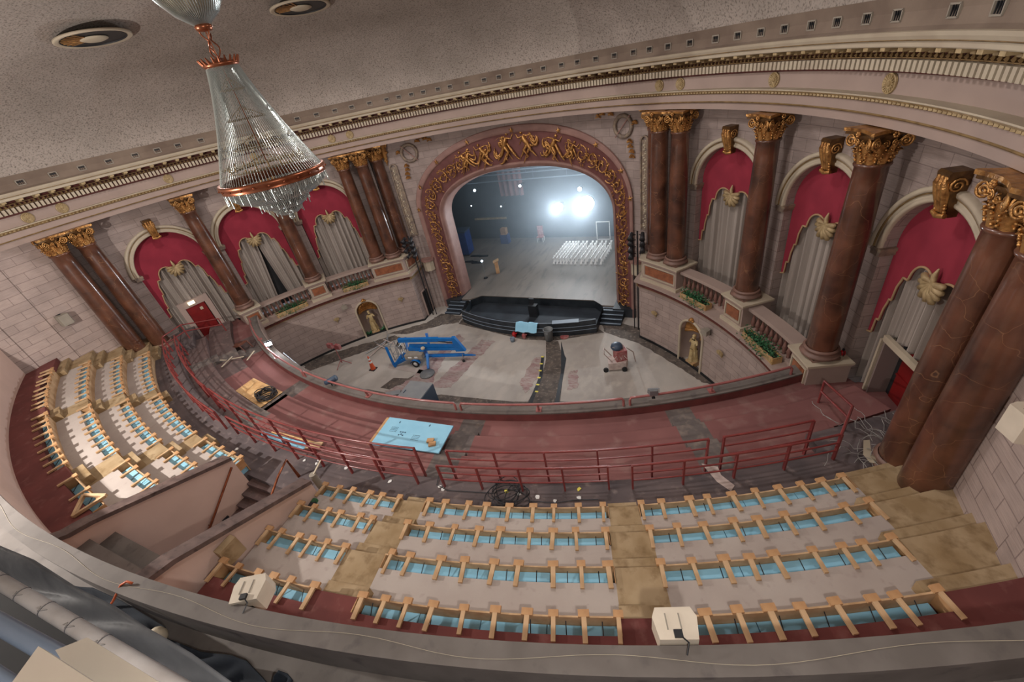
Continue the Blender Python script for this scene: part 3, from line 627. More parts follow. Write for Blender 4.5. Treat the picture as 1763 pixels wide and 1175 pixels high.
# ================================================================= COLUMNS
def spiral(c, ax, r0, turns=1.75, n=26, sg=1):
    P = []
    for k in range(n):
        t = k / (n - 1); a = sg * t * turns * 2 * PI + PI / 2; r = r0 * (1 - .86 * t)
        P.append(Vector(c) + Vector(ax) * (r * cos(a)) + Vector((0, 0, 1)) * (r * sin(a)))
    return P
def make_column(label):
    t = thing('marble_column', label, 'column', group='red marble columns')
    H = 7.07
    m = MB(); m.lathe([(.60, .0), (.60, .10)], 4, a0=PI / 4, a1=PI / 4 + 2 * PI); m.lathe([(0.0, .1), (.56, .1), (.585, .15), (.56, .2), (.50, .22), (.48, .27), (.5, .31), (.525, .34), (.5, .38), (.45, .40)], 32); m.build('base', 'columnbase', t, True)
    m = MB(); P = []
    for k in range(14):
        u = k / 13; P.append((.435 - .065 * u ** 1.6, .40 + (6.12 - .40) * u))
    P += [(.40, 6.14), (.415, 6.18), (.40, 6.22), (.36, 6.23)]
    m.lathe(P, 40); m.build('shaft', 'marble', t, True)
    m = MB(); m.lathe([(.335, 6.2), (.33, 6.5), (.38, 6.75), (.47, 6.92)], 24); m.build('bell', 'darkgold', t, True)
    m = MB()
    for row, (n, z0, h, r0) in enumerate(((8, 6.2, .34, .35), (8, 6.36, .38, .36))):
        for k in range(n):
            a = 2 * PI * (k + .5 * row) / n; er = Vector((cos(a), sin(a), 0)); et = Vector((-sin(a), cos(a), 0))
            G = []
            for j, (dr, dz, ww) in enumerate(((0, 0, .10), (.015, .3, .13), (.035, .6, .125), (.075, .88, .10), (.13, 1.0, .075), (.16, .93, .04))):
                c = er * (r0 + dr) + Vector((0, 0, z0 + dz * h))
                G.append([c - et * ww - er * .03, c - et * ww * .5 + er * .015, c + er * .035, c + et * ww * .5 + er * .015, c + et * ww - er * .03])
            m.grid(G)
            for j in (1, 2, 3):
                for sg in (-1, 1): c = er * (r0 + .03 * j) + Vector((0, 0, z0 + .28 * j * h)) + et * sg * .11; m.ball(c, .032, 5)
    m.build('acanthus_leaves', 'gold', t, True)
    for k in range(4):
        m = MB(); a = PI / 4 + k * PI / 2; er = Vector((cos(a), sin(a), 0))
        for sg in (-1, 1):
            b_ = a + sg * .5 * 0; et = Vector((-sin(a), cos(a), 0)) * sg
            ax = (er * .9 - et * .45).normalized()
            c = er * .55 + et * .085 + Vector((0, 0, 6.74))
            sp = spiral(c, -ax, .15, 1.9, 24, 1)
            m.tube([er * .36 + et * .16 + Vector((0, 0, 6.52)), er * .40 + et * .14 + Vector((0, 0, 6.72)), sp[0]], .022, 5); m.tube(sp, .026, 5)
        m.build('volute', 'gold', t, True)
    m = MB()
    for k in range(4):
        a = k * PI / 2; er = Vector((cos(a), sin(a), 0)); et = Vector((-sin(a), cos(a), 0))
        for sg in (-1, 1): m.tube(spiral(er * .44 + et * sg * .11 + Vector((0, 0, 6.72)), et * sg, .09, 1.6, 16, 1), .017, 5)
        for j in range(6): b2 = 2 * PI * j / 6; m.ball(er * .53 + et * .05 * cos(b2) + Vector((0, 0, 6.94 + .05 * sin(b2))), .035, 5)
    m.build('fleuron', 'gold', t, True)
    def aba(hw, dip):
        P = []
        for k in range(4):
            a = k * PI / 2; er = Vector((cos(a), sin(a))); et = Vector((-sin(a), cos(a)))
            for j in range(7):
                u = -1 + 2 * j / 6 * .999
                d = hw - dip * (1 - u * u); u2 = u * .93; P.append(tuple(er * d + et * u2 * hw))
        return P
    m = MB(); m.prism(aba(.54, .12), 6.90, 6.97); o = m.build('abacus', 'darkgold', t)
    m = MB(); m.prism(aba(.575, .125), 6.97, 7.05); m.build('abacus_rim', 'gold', t)
    return t
COLS = [(33.36, 16.23, 5.2, 'innermost of the pair on the %s box corner'), (37.43, 16.23, 5.2, 'outer one of the pair on the %s box corner'), (53.17, 16.23, 5.2, 'on the %s box front between the two curtained box arches'), (68.84, 16.23, 5.2, 'where the %s boxes meet the balcony'), (85.6, 16.23, 5.22, 'nearer the stage of the two standing by the %s balcony wall'), (89.5, 16.23, 5.22, 'farther from the stage of the two standing by the %s balcony wall')]
col0 = None
for a, r, z, w_ in COLS:
    for s in (-1, 1):
        lab = 'polished red marble column with gilt capital, ' + w_ % sideword(s)
        if col0 is None: col0 = make_column(lab); o = col0
        else: o = dup(col0, (0, 0, 0), label=lab)
        o.location = A(r, s * a, z); o.rotation_euler = (0, 0, -rad(s * a))
        if a > 86: o.scale = (1, 1, 1)
for s in (-1, 1):
    o = dup(col0, (s * 8.62, 22.95, 5.2), -rad(s * 40), 'polished red marble column with gilt capital, set back behind the %s corner pair' % sideword(s))
# keystones
ks = None
def make_key(label):
    t = thing('keystone', label, 'ornament', group='gilt arch keystones')
    prof = [(0, 1.02), (-.42, 1.02), (-.47, .97), (-.46, .86), (-.40, .78), (-.33, .55), (-.27, .3), (-.24, .18), (-.28, .08), (-.25, 0), (-.16, -.03), (0, -.02)]
    m = MB()
    for x0, x1, k in ((-.2, .2, 1.0),):
        n = len(prof)
        L_ = [(x0 * (.75 + .25 * (z / 1.0)), y, z) for y, z in prof]; R2 = [(x1 * (.75 + .25 * (z / 1.0)), y, z) for y, z in prof]
        for i in range(n - 1): m.face([L_[i], L_[i + 1], R2[i + 1], R2[i]])
        m.face(L_); m.face(R2[::-1])
    m.build('console', 'darkgold', t)
    m = MB()
    for sg in (-1, 1):
        P = [Vector((sg * .215, -.26 + .17 * (1 - k / 24) * cos(k * .55), .72 + .17 * (1 - k / 24) * sin(k * .55))) for k in range(22)]; m.tube(P, .022, 5)
    m.build('scroll', 'gold', t, True)
    m = MB()
    for xx in (-.12, 0, .12):
        m.tube([(xx * .9, -.46, .92), (xx, -.45, .75), (xx, -.37, .5), (xx * .8, -.30, .25), (xx * .6, -.28, .1)], [.03, .085, .09, .07, .03], 7)
    for k in range(10):
        for sg in (-1, 1): m.ball((sg * .15, -.44 + .018 * k, .88 - .085 * k), .045, 5)
    m.tube([(-.2, -.27, .04), (0, -.31, .0), (.2, -.27, .04)], .06, 7)
    m.build('acanthus', 'gold', t, True)
    return t
BAYN = {44.6: 'box arch nearest the stage', 60.5: 'middle arch', 75.5: 'balcony door arch'}
for a in ARCH:
    for s in (-1, 1):
        lab = 'gilt scroll keystone over the %s %s' % (sideword(s), BAYN[a])
        if ks is None: ks = make_key(lab); o = ks
        else: o = dup(ks, (0, 0, 0), label=lab)
        o.location = A(RW + .02, s * a, 10.55); o.rotation_euler = (0, 0, -rad(s * a))
# arch mouldings
def amould(label):
    t = thing('arch_moulding', label, 'moulding', group='arch mouldings')
    def ring(P, mt, nm):
        m = MB(); G = []
        for k in range(33):
            q = PI * k / 32; G.append([])
            for w_, d in P:
                u = -(AW + w_) * cos(q); z = (AW + w_) * sin(q); an = u / RW
                G[-1].append(((RW - d) * sin(an), (RW - d) * cos(an) - RW, z))
        m.grid(G); return m.build(nm, mt, t, True)
    ring([(0, -.02), (0, .1), (.04, .12), (.10, .12), (.10, .09), (.20, .09)], 'cream', 'inner_band')
    ring([(.20, .09), (.20, .13), (.22, .14), (.24, .10)], 'bronze', 'bead')
    ring([(.24, .10), (.24, .15), (.33, .17), (.38, .12), (.38, -.02)], 'cream', 'outer_band')
    m = MB()
    for sg in (-1, 1):
        for w_, h, z in ((.42, .1, -.05), (.36, .12, -.16)):
            an = sg * (AW + .12) / RW; m.box(((RW - .05) * sin(an), (RW) * cos(an) - RW + .3, z), (w_, .85, h), rz=-an)
    m.build('impost', 'grey_relief', t)
    return t
am = None
for a in ARCH:
    for s in (-1, 1):
        lab = 'stepped cream moulding round the %s %s' % (sideword(s), BAYN[a])
        if am is None: am = amould(lab); o = am
        else: o = dup(am, (0, 0, 0), label=lab)
        o.location = A(RW, s * a, ASP); o.rotation_euler = (0, 0, -rad(s * a))
# valances and curtains
def val_b(u):
    u = abs(u)
    if u < .12: return 8.62 + .25 * (1 - u / .12) * .3
    if u < .92: return 8.42 + .5 * math.sqrt(max(0, 1 - ((u - .5) / .42) ** 2))
    if u < 1.12: return 8.35
    if u < 1.22: return 8.3 - (u - 1.12) * 3
    if u < 1.34: return 7.55
    if u < 1.42: return 7.45 - (u - 1.34) * 4
    if u < 1.55: return 6.75
    return 6.2 + (1.72 - u) * .3
def valance(c, label):
    rv = RW + .32
    t = thing('valance', label, 'valance', A(rv, c, 0), -rad(c), 'red valances')
    def pt(u, z, d=0): an = u / rv; return ((rv - d) * sin(an), (rv - d) * cos(an) - rv, z)
    us = sorted(set([-AW * .995 + 2 * AW * .995 * k / 160 for k in range(161)]))
    m = MB(); m.grid([[pt(u, arch_z(u) + .05), pt(u, val_b(u)), pt(u, val_b(u), -.05), pt(u, arch_z(u) + .05, -.05)] for u in us], closed_v=True, UV=None); m.build('cloth', 'red', t)
    m = MB(); m.tube([pt(u, val_b(u) - .0, .02) for u in us], .035, 5); m.build('braid', 'curtain_trim', t, True)
    m = MB()
    for k in range(9):
        q = rad(-192 + 204 * k / 8)
        l = .34 + .14 * abs(sin(q)) + .03 * (k % 2)
        m.tube([pt(0, 8.74, .1), pt(.22 * cos(q), 8.74 + .24 * sin(q), .16), pt(l * cos(q), 8.74 + l * sin(q), .1), pt((l + .04) * cos(q), 8.74 + (l + .04) * sin(q), .07)], [.05, .085, .085, .03], 7)
    m.tube([pt(0, 8.7, .1), pt(0, 8.95, .14), pt(0, 9.15, .1)], [.06, .08, .02], 6)
    m.build('shell_ornament', 'goldpaint', t, True)
    return t
def curtain(c, label, zb, gap=None, cut=None):
    rc = RW + .52
    t = thing('curtain', label, 'curtain', A(rc, c, 0), -rad(c), 'grey box curtains')
    def pt(u, z, d=0): an = u / rc; return ((rc - d) * sin(an), (rc - d) * cos(an) - rc, z)
    panels = [(-1.78, 1.78)] if not gap else [(-1.78, gap[0]), (gap[1], 1.78)]
    R_ = random.Random(int(c * 10))
    ph = [R_.uniform(0, 6) for _ in range(4)]
    def pleat(u): q_ = sin(u * 17 + 1.2 * sin(u * 3 + ph[0])); return .11 * (abs(q_) ** .6) * (1 if q_ > 0 else -1) + .03 * sin(u * 41 + ph[1])
    for a0, a1 in panels:
        n = int((a1 - a0) * 46); m = MB(); G = []
        for k in range(n + 1):
            u = a0 + (a1 - a0) * k / n; row = []
            for z in (zb, zb + .6, 5.6, 6.6, 7.6, 8.6, 9.4):
                uu = u
                if gap: 
                    f = max(0, (8.2 - z) / (8.2 - zb)); mid = .05; uu = u + (mid - u) * 0
                    if u <= gap[0] + 1e-6: e = (u - a0) / (gap[0] - a0); uu = a0 + (mid - (mid - gap[0]) * f - a0) * e
                    else: e = (a1 - u) / (a1 - gap[1]); uu = a1 + (mid + (gap[1] - mid) * f - a1) * e
                row.append(pt(uu, z, pleat(u)))
            G.append(row)
        if cut:
            keep = []
            for i in range(n):
                u = a0 + (a1 - a0) * (i + .5) / n
                if cut[0] < u < cut[1]: 
                    z0 = cut[2]; m.grid([[pt(a0 + (a1 - a0) * (i + q) / n, z, pleat(a0 + (a1 - a0) * (i + q) / n)) for z in (z0, 7.6, 9.4)] for q in (0, 1)])
                else: m.grid(G[i:i + 2])
        else: m.grid(G)
        m.build('drape', 'curtain', t, True)
    return t
for a in ARCH:
    for s in (-1, 1):
        n = BAYN[a]; valance(s * a, 'scalloped crimson valance with gilt shell in the %s %s' % (sideword(s), n))
        zb = 3.95 if a < 70 else 4.32
        gap = (-.38, .42) if (s < 0 and a == 60.5) else None
        cut = (-1.02, .60, 6.62) if (a > 70 and s < 0) else ((-.98, .62, 6.42) if a > 70 else None)
        curtain(s * a, 'grey pleated curtain %s the %s %s' % ('parted at the bottom in' if gap else 'hanging in', sideword(s), n), zb, gap, cut)
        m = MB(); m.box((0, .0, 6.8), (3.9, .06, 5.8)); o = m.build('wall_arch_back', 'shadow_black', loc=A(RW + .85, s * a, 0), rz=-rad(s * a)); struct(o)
# doors in the two balcony arches
t = bpy.data.objects.new('door_2', None); sc.collection.objects.link(t); struct(t); t.location = A(RW + .42, -76.2, 0); t.rotation_euler = (0, 0, rad(76.2))
m = MB(); m.box((.0, 0, 5.28), (1.04, .07, 1.98)); m.build('door_leaf', 'doorred', t)
m = MB(); m.box((0, -.05, 5.2), (1.04, .03, .05)); m.build('push_bar', 'doorred', t)
m = MB(); m.box((.22, -.05, 5.95), (.16, .02, .18)); m.build('notice', 'tapeish', t)
m = MB(); m.box((0, .02, 6.47), (1.7, .22, .4)); m.box((-.7, .02, 5.3), (.3, .2, 1.98)); m.box((.72, .02, 5.3), (.3, .2, 1.98)); m.build('door_frame', 'plaster', t)
t = bpy.data.objects.new('door_3', None); sc.collection.objects.link(t); struct(t); t.location = A(RW + .42, 74.9, 0); t.rotation_euler = (0, 0, -rad(74.9))
m = MB(); m.box((.05, .42, 5.25), (1.2, .07, 1.95)); m.build('door_leaf', 'doorred', t)
m = MB(); m.box((0, .36, 5.2), (1.1, .03, .05)); m.build('push_bar', 'doorred', t)
m = MB(); m.box((.0, -.1, 6.4), (1.65, .12, .2)); m.box((.82, -.1, 5.35), (.12, .12, 2.0)); m.box((-.84, -.0, 5.35), (.08, .4, 2.0)); m.build('door_frame', 'cream', t)
m = MB(); m.box((-.76, .18, 5.3), (.06, .6, 2.0)); m.build('door_side', 'stone_low', t)
t = thing('exit_sign', 'small lit EXIT sign above the red door on the left', 'exit sign', A(RW + .22, -76.6, 6.52), rad(76.6))
m = MB(); m.box((0, 0, 0), (.36, .06, .19)); m.build('housing', 'exitlit', t)
for ch, x0, strokes in (('E', -.13, ((0, 0, 0, 1), (0, 0, 1, 0), (0, .5, .8, .5), (0, 1, 1, 1))), ('X', -.045, ((0, 0, 1, 1), (0, 1, 1, 0))), ('I', .04, ((.5, 0, .5, 1),)), ('T', .08, ((.5, 0, .5, 1), (0, 1, 1, 1)))):
    m = MB()
    for a0, b0_, a1, b1 in strokes: m.beam((x0 + a0 * .055, -.034, -.055 + b0_ * .11), (x0 + a1 * .055, -.034, -.055 + b1 * .11), .006, .016, up=(0, 1, 0))
    m.build('letter', 'extred', t)
# fire extinguishers and alarm bells by the arches
for s, a, lab in ((1, 69.3, 'small red fire extinguisher on the wall right of the last right box column'), (-1, -69.4, 'small red fire extinguisher on the wall beside the left balcony door arch')):
    t = thing('fire_extinguisher', lab, 'fire extinguisher', A(RW - .12, a, 4.95), -rad(a), 'fire extinguishers')
    m = MB(); m.lathe([(0, 0), (.08, 0), (.085, .04), (.085, .34), (.05, .4), (0, .41)], 14); m.build('cylinder', 'extred', t, True)
    m = MB(); m.box((0, 0, .44), (.06, .05, .06)); m.tube([(0, -.02, .45), (.12, -.04, .4), (.13, -.04, .15)], .012, 5); m.build('valve', 'black', t)
    m = MB(); m.box((0, -.084, .22), (.09, .015, .1)); m.build('sticker', 'white', t)

# ================================================================= PEDESTALS AND BALUSTRADES
def pedestal(a0, a1, s, label, corner=False):
    t = thing('column_pedestal', label, 'pedestal', group='column pedestals')
    def poly(e):
        r0 = 15.72 - e; da = math.degrees(e / 16.2)
        P = arcpts(r0, s * (a0 - da), s * (a1 + da), 10)
        if corner: return P + [tuple(A(17.0, s * (a1 + da)))[:2], tuple(A(17.3, s * 33))[:2], (s * (8.12 - e), 23.5), (s * (8.12 - e), 21.85)]
        return P + [tuple(A(17.0, s * (a1 + da)))[:2], tuple(A(17.0, s * (a0 - da)))[:2]]
    for nm, z0, z1, e, mt in (('plinth', 3.90, 4.08, .10, 'cream'), ('die', 4.08, 5.02, 0, 'fascia'), ('cornice', 5.02, 5.12, .07, 'fascia'), ('top_slab', 5.12, 5.2, .13, 'cream')):
        m = MB(); m.prism(poly(e), z0, z1); o = m.build(nm, mt, t); recalc(o)
    w_ = rad(a1 - a0) * 15.72; am_ = s * (a0 + a1) / 2
    def panel(c, rz, w_):
        m = MB()
        for x, z, ww, hh in ((0, .33, w_ - .2, .05), (0, -.33, w_ - .2, .05), (-(w_ - .2) / 2, 0, .05, .7), ((w_ - .2) / 2, 0, .05, .7)): m.box((x, -.02, z), (ww, .06, hh))
        o = m.build('panel_frame', 'cream', t); o.location = c; o.rotation_euler = (0, 0, rz)
        m = MB(); m.box((0, -.01, 0), (w_ - .36, .05, .48)); o = m.build('panel', 'panel_marble', t); o.location = c; o.rotation_euler = (0, 0, rz)
    panel(A(15.71, am_, 4.56) , -rad(am_), w_ - .02)
    if corner: panel(Vector((s * 8.11, 22.7, 4.56)), -s * PI / 2, 1.6)
    return t
for s in (-1, 1):
    sw = sideword(s)
    pedestal(31.2, 39.5, s, 'wide cream pedestal with marble panel under the %s corner columns' % sw, True)
    pedestal(51.1, 55.3, s, 'cream pedestal with square marble panel in the middle of the %s box front' % sw)
    pedestal(66.7, 70.6, s, 'cream pedestal with square marble panel where the %s box front meets the balcony' % sw)
def balustrade(a0, a1, s, label):
    t = thing('balustrade', label, 'balustrade', group='box balustrades')
    for nm, z0, z1, r0, r1, mt in (('base_rail', 3.92, 4.06, 16.0, 16.3, 'fascia'), ('handrail', 4.86, 5.02, 15.95, 16.5, 'fascia')):
        m = MB(); m.prism(arcpts(r0, s * a0, s * a1, 12) + arcpts(r1, s * a1, s * a0, 12), z0, z1); recalc(m.build(nm, mt, t))
    n = 11; b0 = None
    for k in range(n):
        a = a0 + (a1 - a0) * (k + .5) / n
        if b0 is None:
            m = MB(); m.lathe([(.07, .0), (.07, .05), (.05, .07), (.09, .2), (.1, .28), (.07, .42), (.04, .56), (.045, .62), (.06, .66), (.06, .8)], 12); b0 = m.build('baluster', 'baluster', t, True); o = b0
        else: o = b0.copy(); sc.collection.objects.link(o)
        o.location = A(16.15, s * a, 4.06)
    return t
def planter(ac, s, label, seed, w_=1.7):
    t = thing('planter_box', label, 'planter', A(15.66, s * ac, 3.92), -rad(s * ac), 'ivy planters')
    m = MB(); m.box((0, -.17, .14), (w_, .04, .28)); m.box((0, .17, .14), (w_, .04, .28)); m.box((-w_ / 2, 0, .14), (.04, .38, .28)); m.box((w_ / 2, 0, .14), (.04, .38, .28)); m.box((0, 0, .02), (w_, .3, .03)); m.build('box', 'planter', t)
    m = MB(); m.box((-w_ / 4, -.195, .14), (w_ * .42, .02, .16)); m.box((w_ / 4, -.195, .14), (w_ * .42, .02, .16)); m.build('gilt_panel', 'goldpaint', t)
    m = MB(); m.box((0, 0, .2), (w_ - .08, .3, .06)); m.build('soil', 'soil', t)
    m = MB(); R_ = random.Random(seed)
    for k in range(620):
        x = R_.gauss(0, w_ * .24); x = max(-w_ * .5, min(w_ * .5, x)); y = R_.gauss(-.05, .15); z = .24 + abs(R_.gauss(.1, .12)) - (.25 if y < -.22 else 0)
        a = R_.uniform(0, 2 * PI); b_ = R_.uniform(-.6, 1.2); d = Vector((cos(a) * cos(b_), sin(a) * cos(b_), sin(b_))) * R_.uniform(.05, .1); w2 = Vector((-sin(a), cos(a), R_.uniform(-.5, .5))) * .035; c = Vector((x, y, z))
        m.face([c, c + d * .5 + w2, c + d, c + d * .5 - w2])
    m.build('ivy', 'leaf', t)
    return t
for s in (-1, 1):
    sw = sideword(s)
    balustrade(39.6, 50.9, s, 'balustrade of turned balusters on the %s box front, stage-side bay' % sw)
    balustrade(55.4, 66.5, s, 'balustrade of turned balusters on the %s box front, balcony-side bay' % sw)
    planter(44.6, s, 'long planter of green ivy on the %s box ledge, stage side' % sw, 11 + s)
    planter(60.6, s, 'long planter of green ivy on the %s box ledge, balcony side' % sw, 21 + s, 2.0)
# ================================================================= FLOORS, STAGE, PIT
m = MB(); m.face([(-18, 6, 0), (18, 6, 0), (18, 24.9, 0), (-18, 24.9, 0)])
struct(m.build('floor', 'mainfloor'))
def patch(px, mt, z=0.006, name='floor_patch'):
    m = MB(); P = [at(x, y, 0) for x, y in px]; m.prism([(p.x, p.y) for p in P], 0.001, z); o = m.build(name, mt); recalc(o); struct(o); return o
def wobble(px, seed, amp=2.0, n=11):
    R_ = random.Random(seed); out = []
    for i, p in enumerate(px):
        q = px[(i + 1) % len(px)]
        for k in range(n): f = k / n; out.append((p[0] + (q[0] - p[0]) * f + R_.uniform(-amp, amp), p[1] + (q[1] - p[1]) * f + R_.uniform(-amp, amp) * .5))
    return out
patch(wobble([(800, 545), (935, 577), (1030, 566), (1040, 573), (955, 587), (900, 585), (790, 558)], 1, .5), 'darkdirt', .008)
patch([(940, 588), (961, 588), (972, 625), (964, 694), (908, 694), (932, 650), (940, 620)], 'darkdirt', .012)
patch([(966, 588), (972, 612), (975, 618), (962, 694), (955, 694), (966, 640)], 'black', .014)
patch([(932, 614), (937, 614), (934, 650), (917, 694), (910, 694), (928, 650)], 'black', .016)
patch(wobble([(660, 676), (705, 655), (770, 590), (790, 576), (800, 585), (765, 618), (740, 668), (700, 690)], 2), 'redstain', .010)
patch(wobble([(740, 668), (770, 640), (830, 585), (852, 588), (820, 620), (775, 668)], 3), 'redstain', .009)
patch(wobble([(895, 660), (918, 618), (934, 614), (926, 650), (905, 678)], 4), 'redstain', .009)
patch(wobble([(980, 640), (994, 638), (996, 668), (978, 672)], 5), 'redstain', .009)
patch(wobble([(1036, 548), (1104, 566), (1108, 585), (1170, 611), (1232, 656), (1240, 667), (1208, 658), (1165, 630), (1105, 594), (1040, 572)], 6, 1.2), 'darkdirt', .008)
patch([(655, 668), (678, 651), (702, 652), (716, 645), (722, 649), (700, 665), (676, 672)], 'darkdirt', .009)
patch(wobble([(560, 663), (640, 672), (700, 683), (700, 690), (620, 682), (555, 668)], 27, 1), 'darkdirt', .008)
patch(wobble([(668, 575), (735, 556), (760, 540), (797, 545), (790, 556), (760, 560), (700, 576)], 8, 1.2), 'darkdirt', .009)
patch(wobble([(520, 624), (600, 600), (680, 578), (690, 582), (610, 612), (530, 640)], 9, 1.5), 'darkdirt', .007)
patch(wobble([(672, 626), (738, 640), (733, 646), (668, 634)], 10, .6), 'concrete', .01)
patch(wobble([(690, 690), (760, 680), (880, 692), (1000, 692), (1110, 690), (1110, 697), (900, 699), (700, 698)], 11, .8), 'darkdirt', .007)
for s in (-1, 1):
    m = MB(); sweepA([(15.6, 0.0), (15.6, .14), (15.66, .14)], s * 30.6, s * 72, 40, m); c0, c1 = A(15.6, s * 30.6), A(17.3, s * 28.2)
    m.face([(c0.x, c0.y, 0), (c1.x, c1.y, 0), (c1.x, c1.y, .14), (c0.x, c0.y, .14)]); struct(m.build('baseboard_' + sideword(s), 'shadow_black'))
for k in range(6):
    q = at(934 - k * 2, 615 + k * 12, 0); m = MB(); m.prism([(-.09, -.06), (.09, -.06), (.09, .06), (-.09, .06)], 0, .004)
    o = m.build('tape_mark', 'yellow', loc=(q.x, q.y, .017)); tag(o, 'yellow tape mark beside the centre aisle strip, %s counting from the stage' % ORD[k], 'tape', 'yellow tape marks')
# stage
m = MB(); m.prism([(-6.9, 24.9), (-6.0, 24.2), (-5.2, 24.2), (-4.4, 24.85), (4.4, 24.9), (5.1, 24.3), (5.9, 24.3), (6.9, 24.9), (7, 26), (13, 26.3), (13, 36.4), (-13.4, 36.4), (-13.4, 26.3), (-7, 26)], .48, .6)
struct(recalc(m.build('floor_stage', 'stage')))
m = MB()
m.face([(-13.4, 36.4, .5), (13, 36.4, .5), (13, 36.4, 15), (-13.4, 36.4, 15)]); m.face([(-13.4, 26.2, .5), (-13.4, 36.4, .5), (-13.4, 36.4, 15), (-13.4, 26.2, 15)]); m.face([(13, 26.2, .5), (13, 36.4, .5), (13, 36.4, 15), (13, 26.2, 15)])
struct(m.build('wall_stage_house', 'stagewall'))
m = MB(); m.face([(-13.4, 26.2, 13), (13, 26.2, 13), (13, 36.4, 13), (-13.4, 36.4, 13)]); struct(m.build('ceiling_stage', 'stagewall'))
# orchestra pit
PC = 33.0; PR_ = 12.15
def pit(a, r=PR_, z=0): return Vector((.35 + r * sin(rad(a)), PC - r * cos(rad(a)), z))
t = thing('orchestra_pit_rail', 'black curved orchestra pit wall in front of the stage', 'pit wall')
m = MB(); an = frange(-24, 24, 36)
m.grid([[pit(a, PR_ + r, z) for r, z in ((0, 0), (.02, .35), (0, .36), (-.04, .62), (-.02, .64), (-.06, .95), (-.2, .97), (-.25, .9), (-.25, -1.6))] for a in an]); m.build('curved_wall', 'pitwall', t, False)
m = MB()
for z in (.36, .64, .96): m.tube([pit(a, PR_ + (0.02 if z < .9 else -.08), z) for a in an], .022, 5)
m.build('edge_line', 'dustyblue', t)
m = MB(); e0, e1 = pit(-24), pit(24)
m.grid([[(-4.4, 24.75, z), (4.5, 24.8, z), (5.2, 24.1, z), (e1.x, e1.y, z)] for z in (-1.6, .6)]); m.grid([[(-4.4, 24.75, z), (-5.0, 24.1, z), (e0.x, e0.y, z)] for z in (-1.6, .6)])
struct(m.build('wall_pit', 'pitwall'))
m = MB(); P = [tuple(pit(a, PR_ - .2))[:2] for a in an] + [(5.2, 24.1), (4.5, 24.8), (-4.4, 24.75), (-5.0, 24.1)]
m.prism(P, .012, .03); struct(recalc(m.build('floor_pit', 'stagewall')))
for s, x0 in ((-1, -6.1), (1, 5.95)):
    t = thing('stage_steps', 'flight of black steps with grey edges at the %s end of the orchestra pit' % sideword(s), 'steps', (x0, 24.2, 0))
    for k in range(4):
        m = MB(); m.box((0, -.35 * (k + .5), (.48 - .12 * k) / 2), (1.35, .35, .48 - .12 * k)); o = m.build('step', 'stagewall', t)
        m = MB(); m.box((0, -.35 * (k + 1) + .05, .48 - .12 * k + .012), (1.35, .1, .03)); m.build('nosing', 'dustyblue', o)

# ================================================================= BALCONY FRONT (LOGE)
ZT = (4.3, 4.65, 5.0, 5.35)      # loge levels and cross aisle
ER = (25.42, 26.5, 27.7, 28.86)
def ringseg(r0, r1, z0, z1, a0, a1, mt, name='floor', n=None, st=True, sag=0):
    n = n or max(2, int(abs(a1 - a0) * 1.2)); m = MB()
    sweepB([(r0, z0), (r0, z1), (r1, z1), (r1, z0)], a0, a1, n, m, close=True)
    o = m.build(name, mt); recalc(o)
    if st: struct(o)
    return o
def segs(bounds, r0, r1, z0, z1):
    for a0, a1, mt in bounds: ringseg(r0, r1, z0, z1, a0, a1, mt)
WL = [(-38.5, -31, 'logered'), (-31, -27.2, 'logedark'), (-27.2, -25.2, 'logeaisle'), (-25.2, -13.5, 'logered'), (-13.5, -11.5, 'logeaisle'), (-11.5, 8.0, 'logered'), (8.0, 10.0, 'logeaisle'), (10.0, 24.5, 'logered'), (24.5, 26.4, 'logeaisle'), (26.4, 38.5, 'logered')]
segs(WL, ER[0], ER[1], 3.6, ZT[0])
WL1 = [(-37.4, -27.2, 'logedark'), (-27.2, -25.2, 'logeaisle'), (-25.2, -21, 'logedark'), (-21, -15.5, 'logered'), (-15.5, -11.0, 'logeaisle')] + WL[5:9] + [(26.4, 37.4, 'logered')]
segs([(a, b_, m_) for a, b_, m_ in WL1 if b_ > a], ER[1], ER[2], 3.6, ZT[1])
WL2 = [(-32.8, -26.2, 'logedark'), (-26.2, -24.6, 'logeaisle'), (-24.6, -12, 'logedark'), (-12, -9, 'logeaisle'), (-9, 8.0, 'logered')] + WL[6:9] + [(26.4, 32.8, 'logered')]
segs(WL2, ER[2], ER[3], 3.6, ZT[2])
ringseg(ER[3], 31.4, 4.6, ZT[3], -36, -3.6, 'aisle'); ringseg(ER[3], 31.4, 4.6, ZT[3], 3.2, 36, 'aisle'); ringseg(ER[3], 30.2, 4.6, ZT[3], -3.6, 3.2, 'aisle')
for a0, a1 in ((-36, -30.6), (30.6, 38)): ringseg(28.2, 29.5, 4.2, 5.3, a0, a1, 'aisle')
for r, z in ((ER[1], ZT[1]), (ER[2], ZT[2])):
    for a0, a1 in ((8.0, 10.0), (24.5, 26.4), (-27.2, -25.2)): ringseg(r - .32, r + .01, z - .36, z - .17, a0, a1, 'logeaisle')
for s in (-1, 1):
    m = MB(); m.prism(arcpts(15.9, s * 70.8, s * 84, 12) + arcpts(18.2, s * 84, s * 70.8, 12), 4.15, 4.29); struct(recalc(m.build('floor', 'logered')))
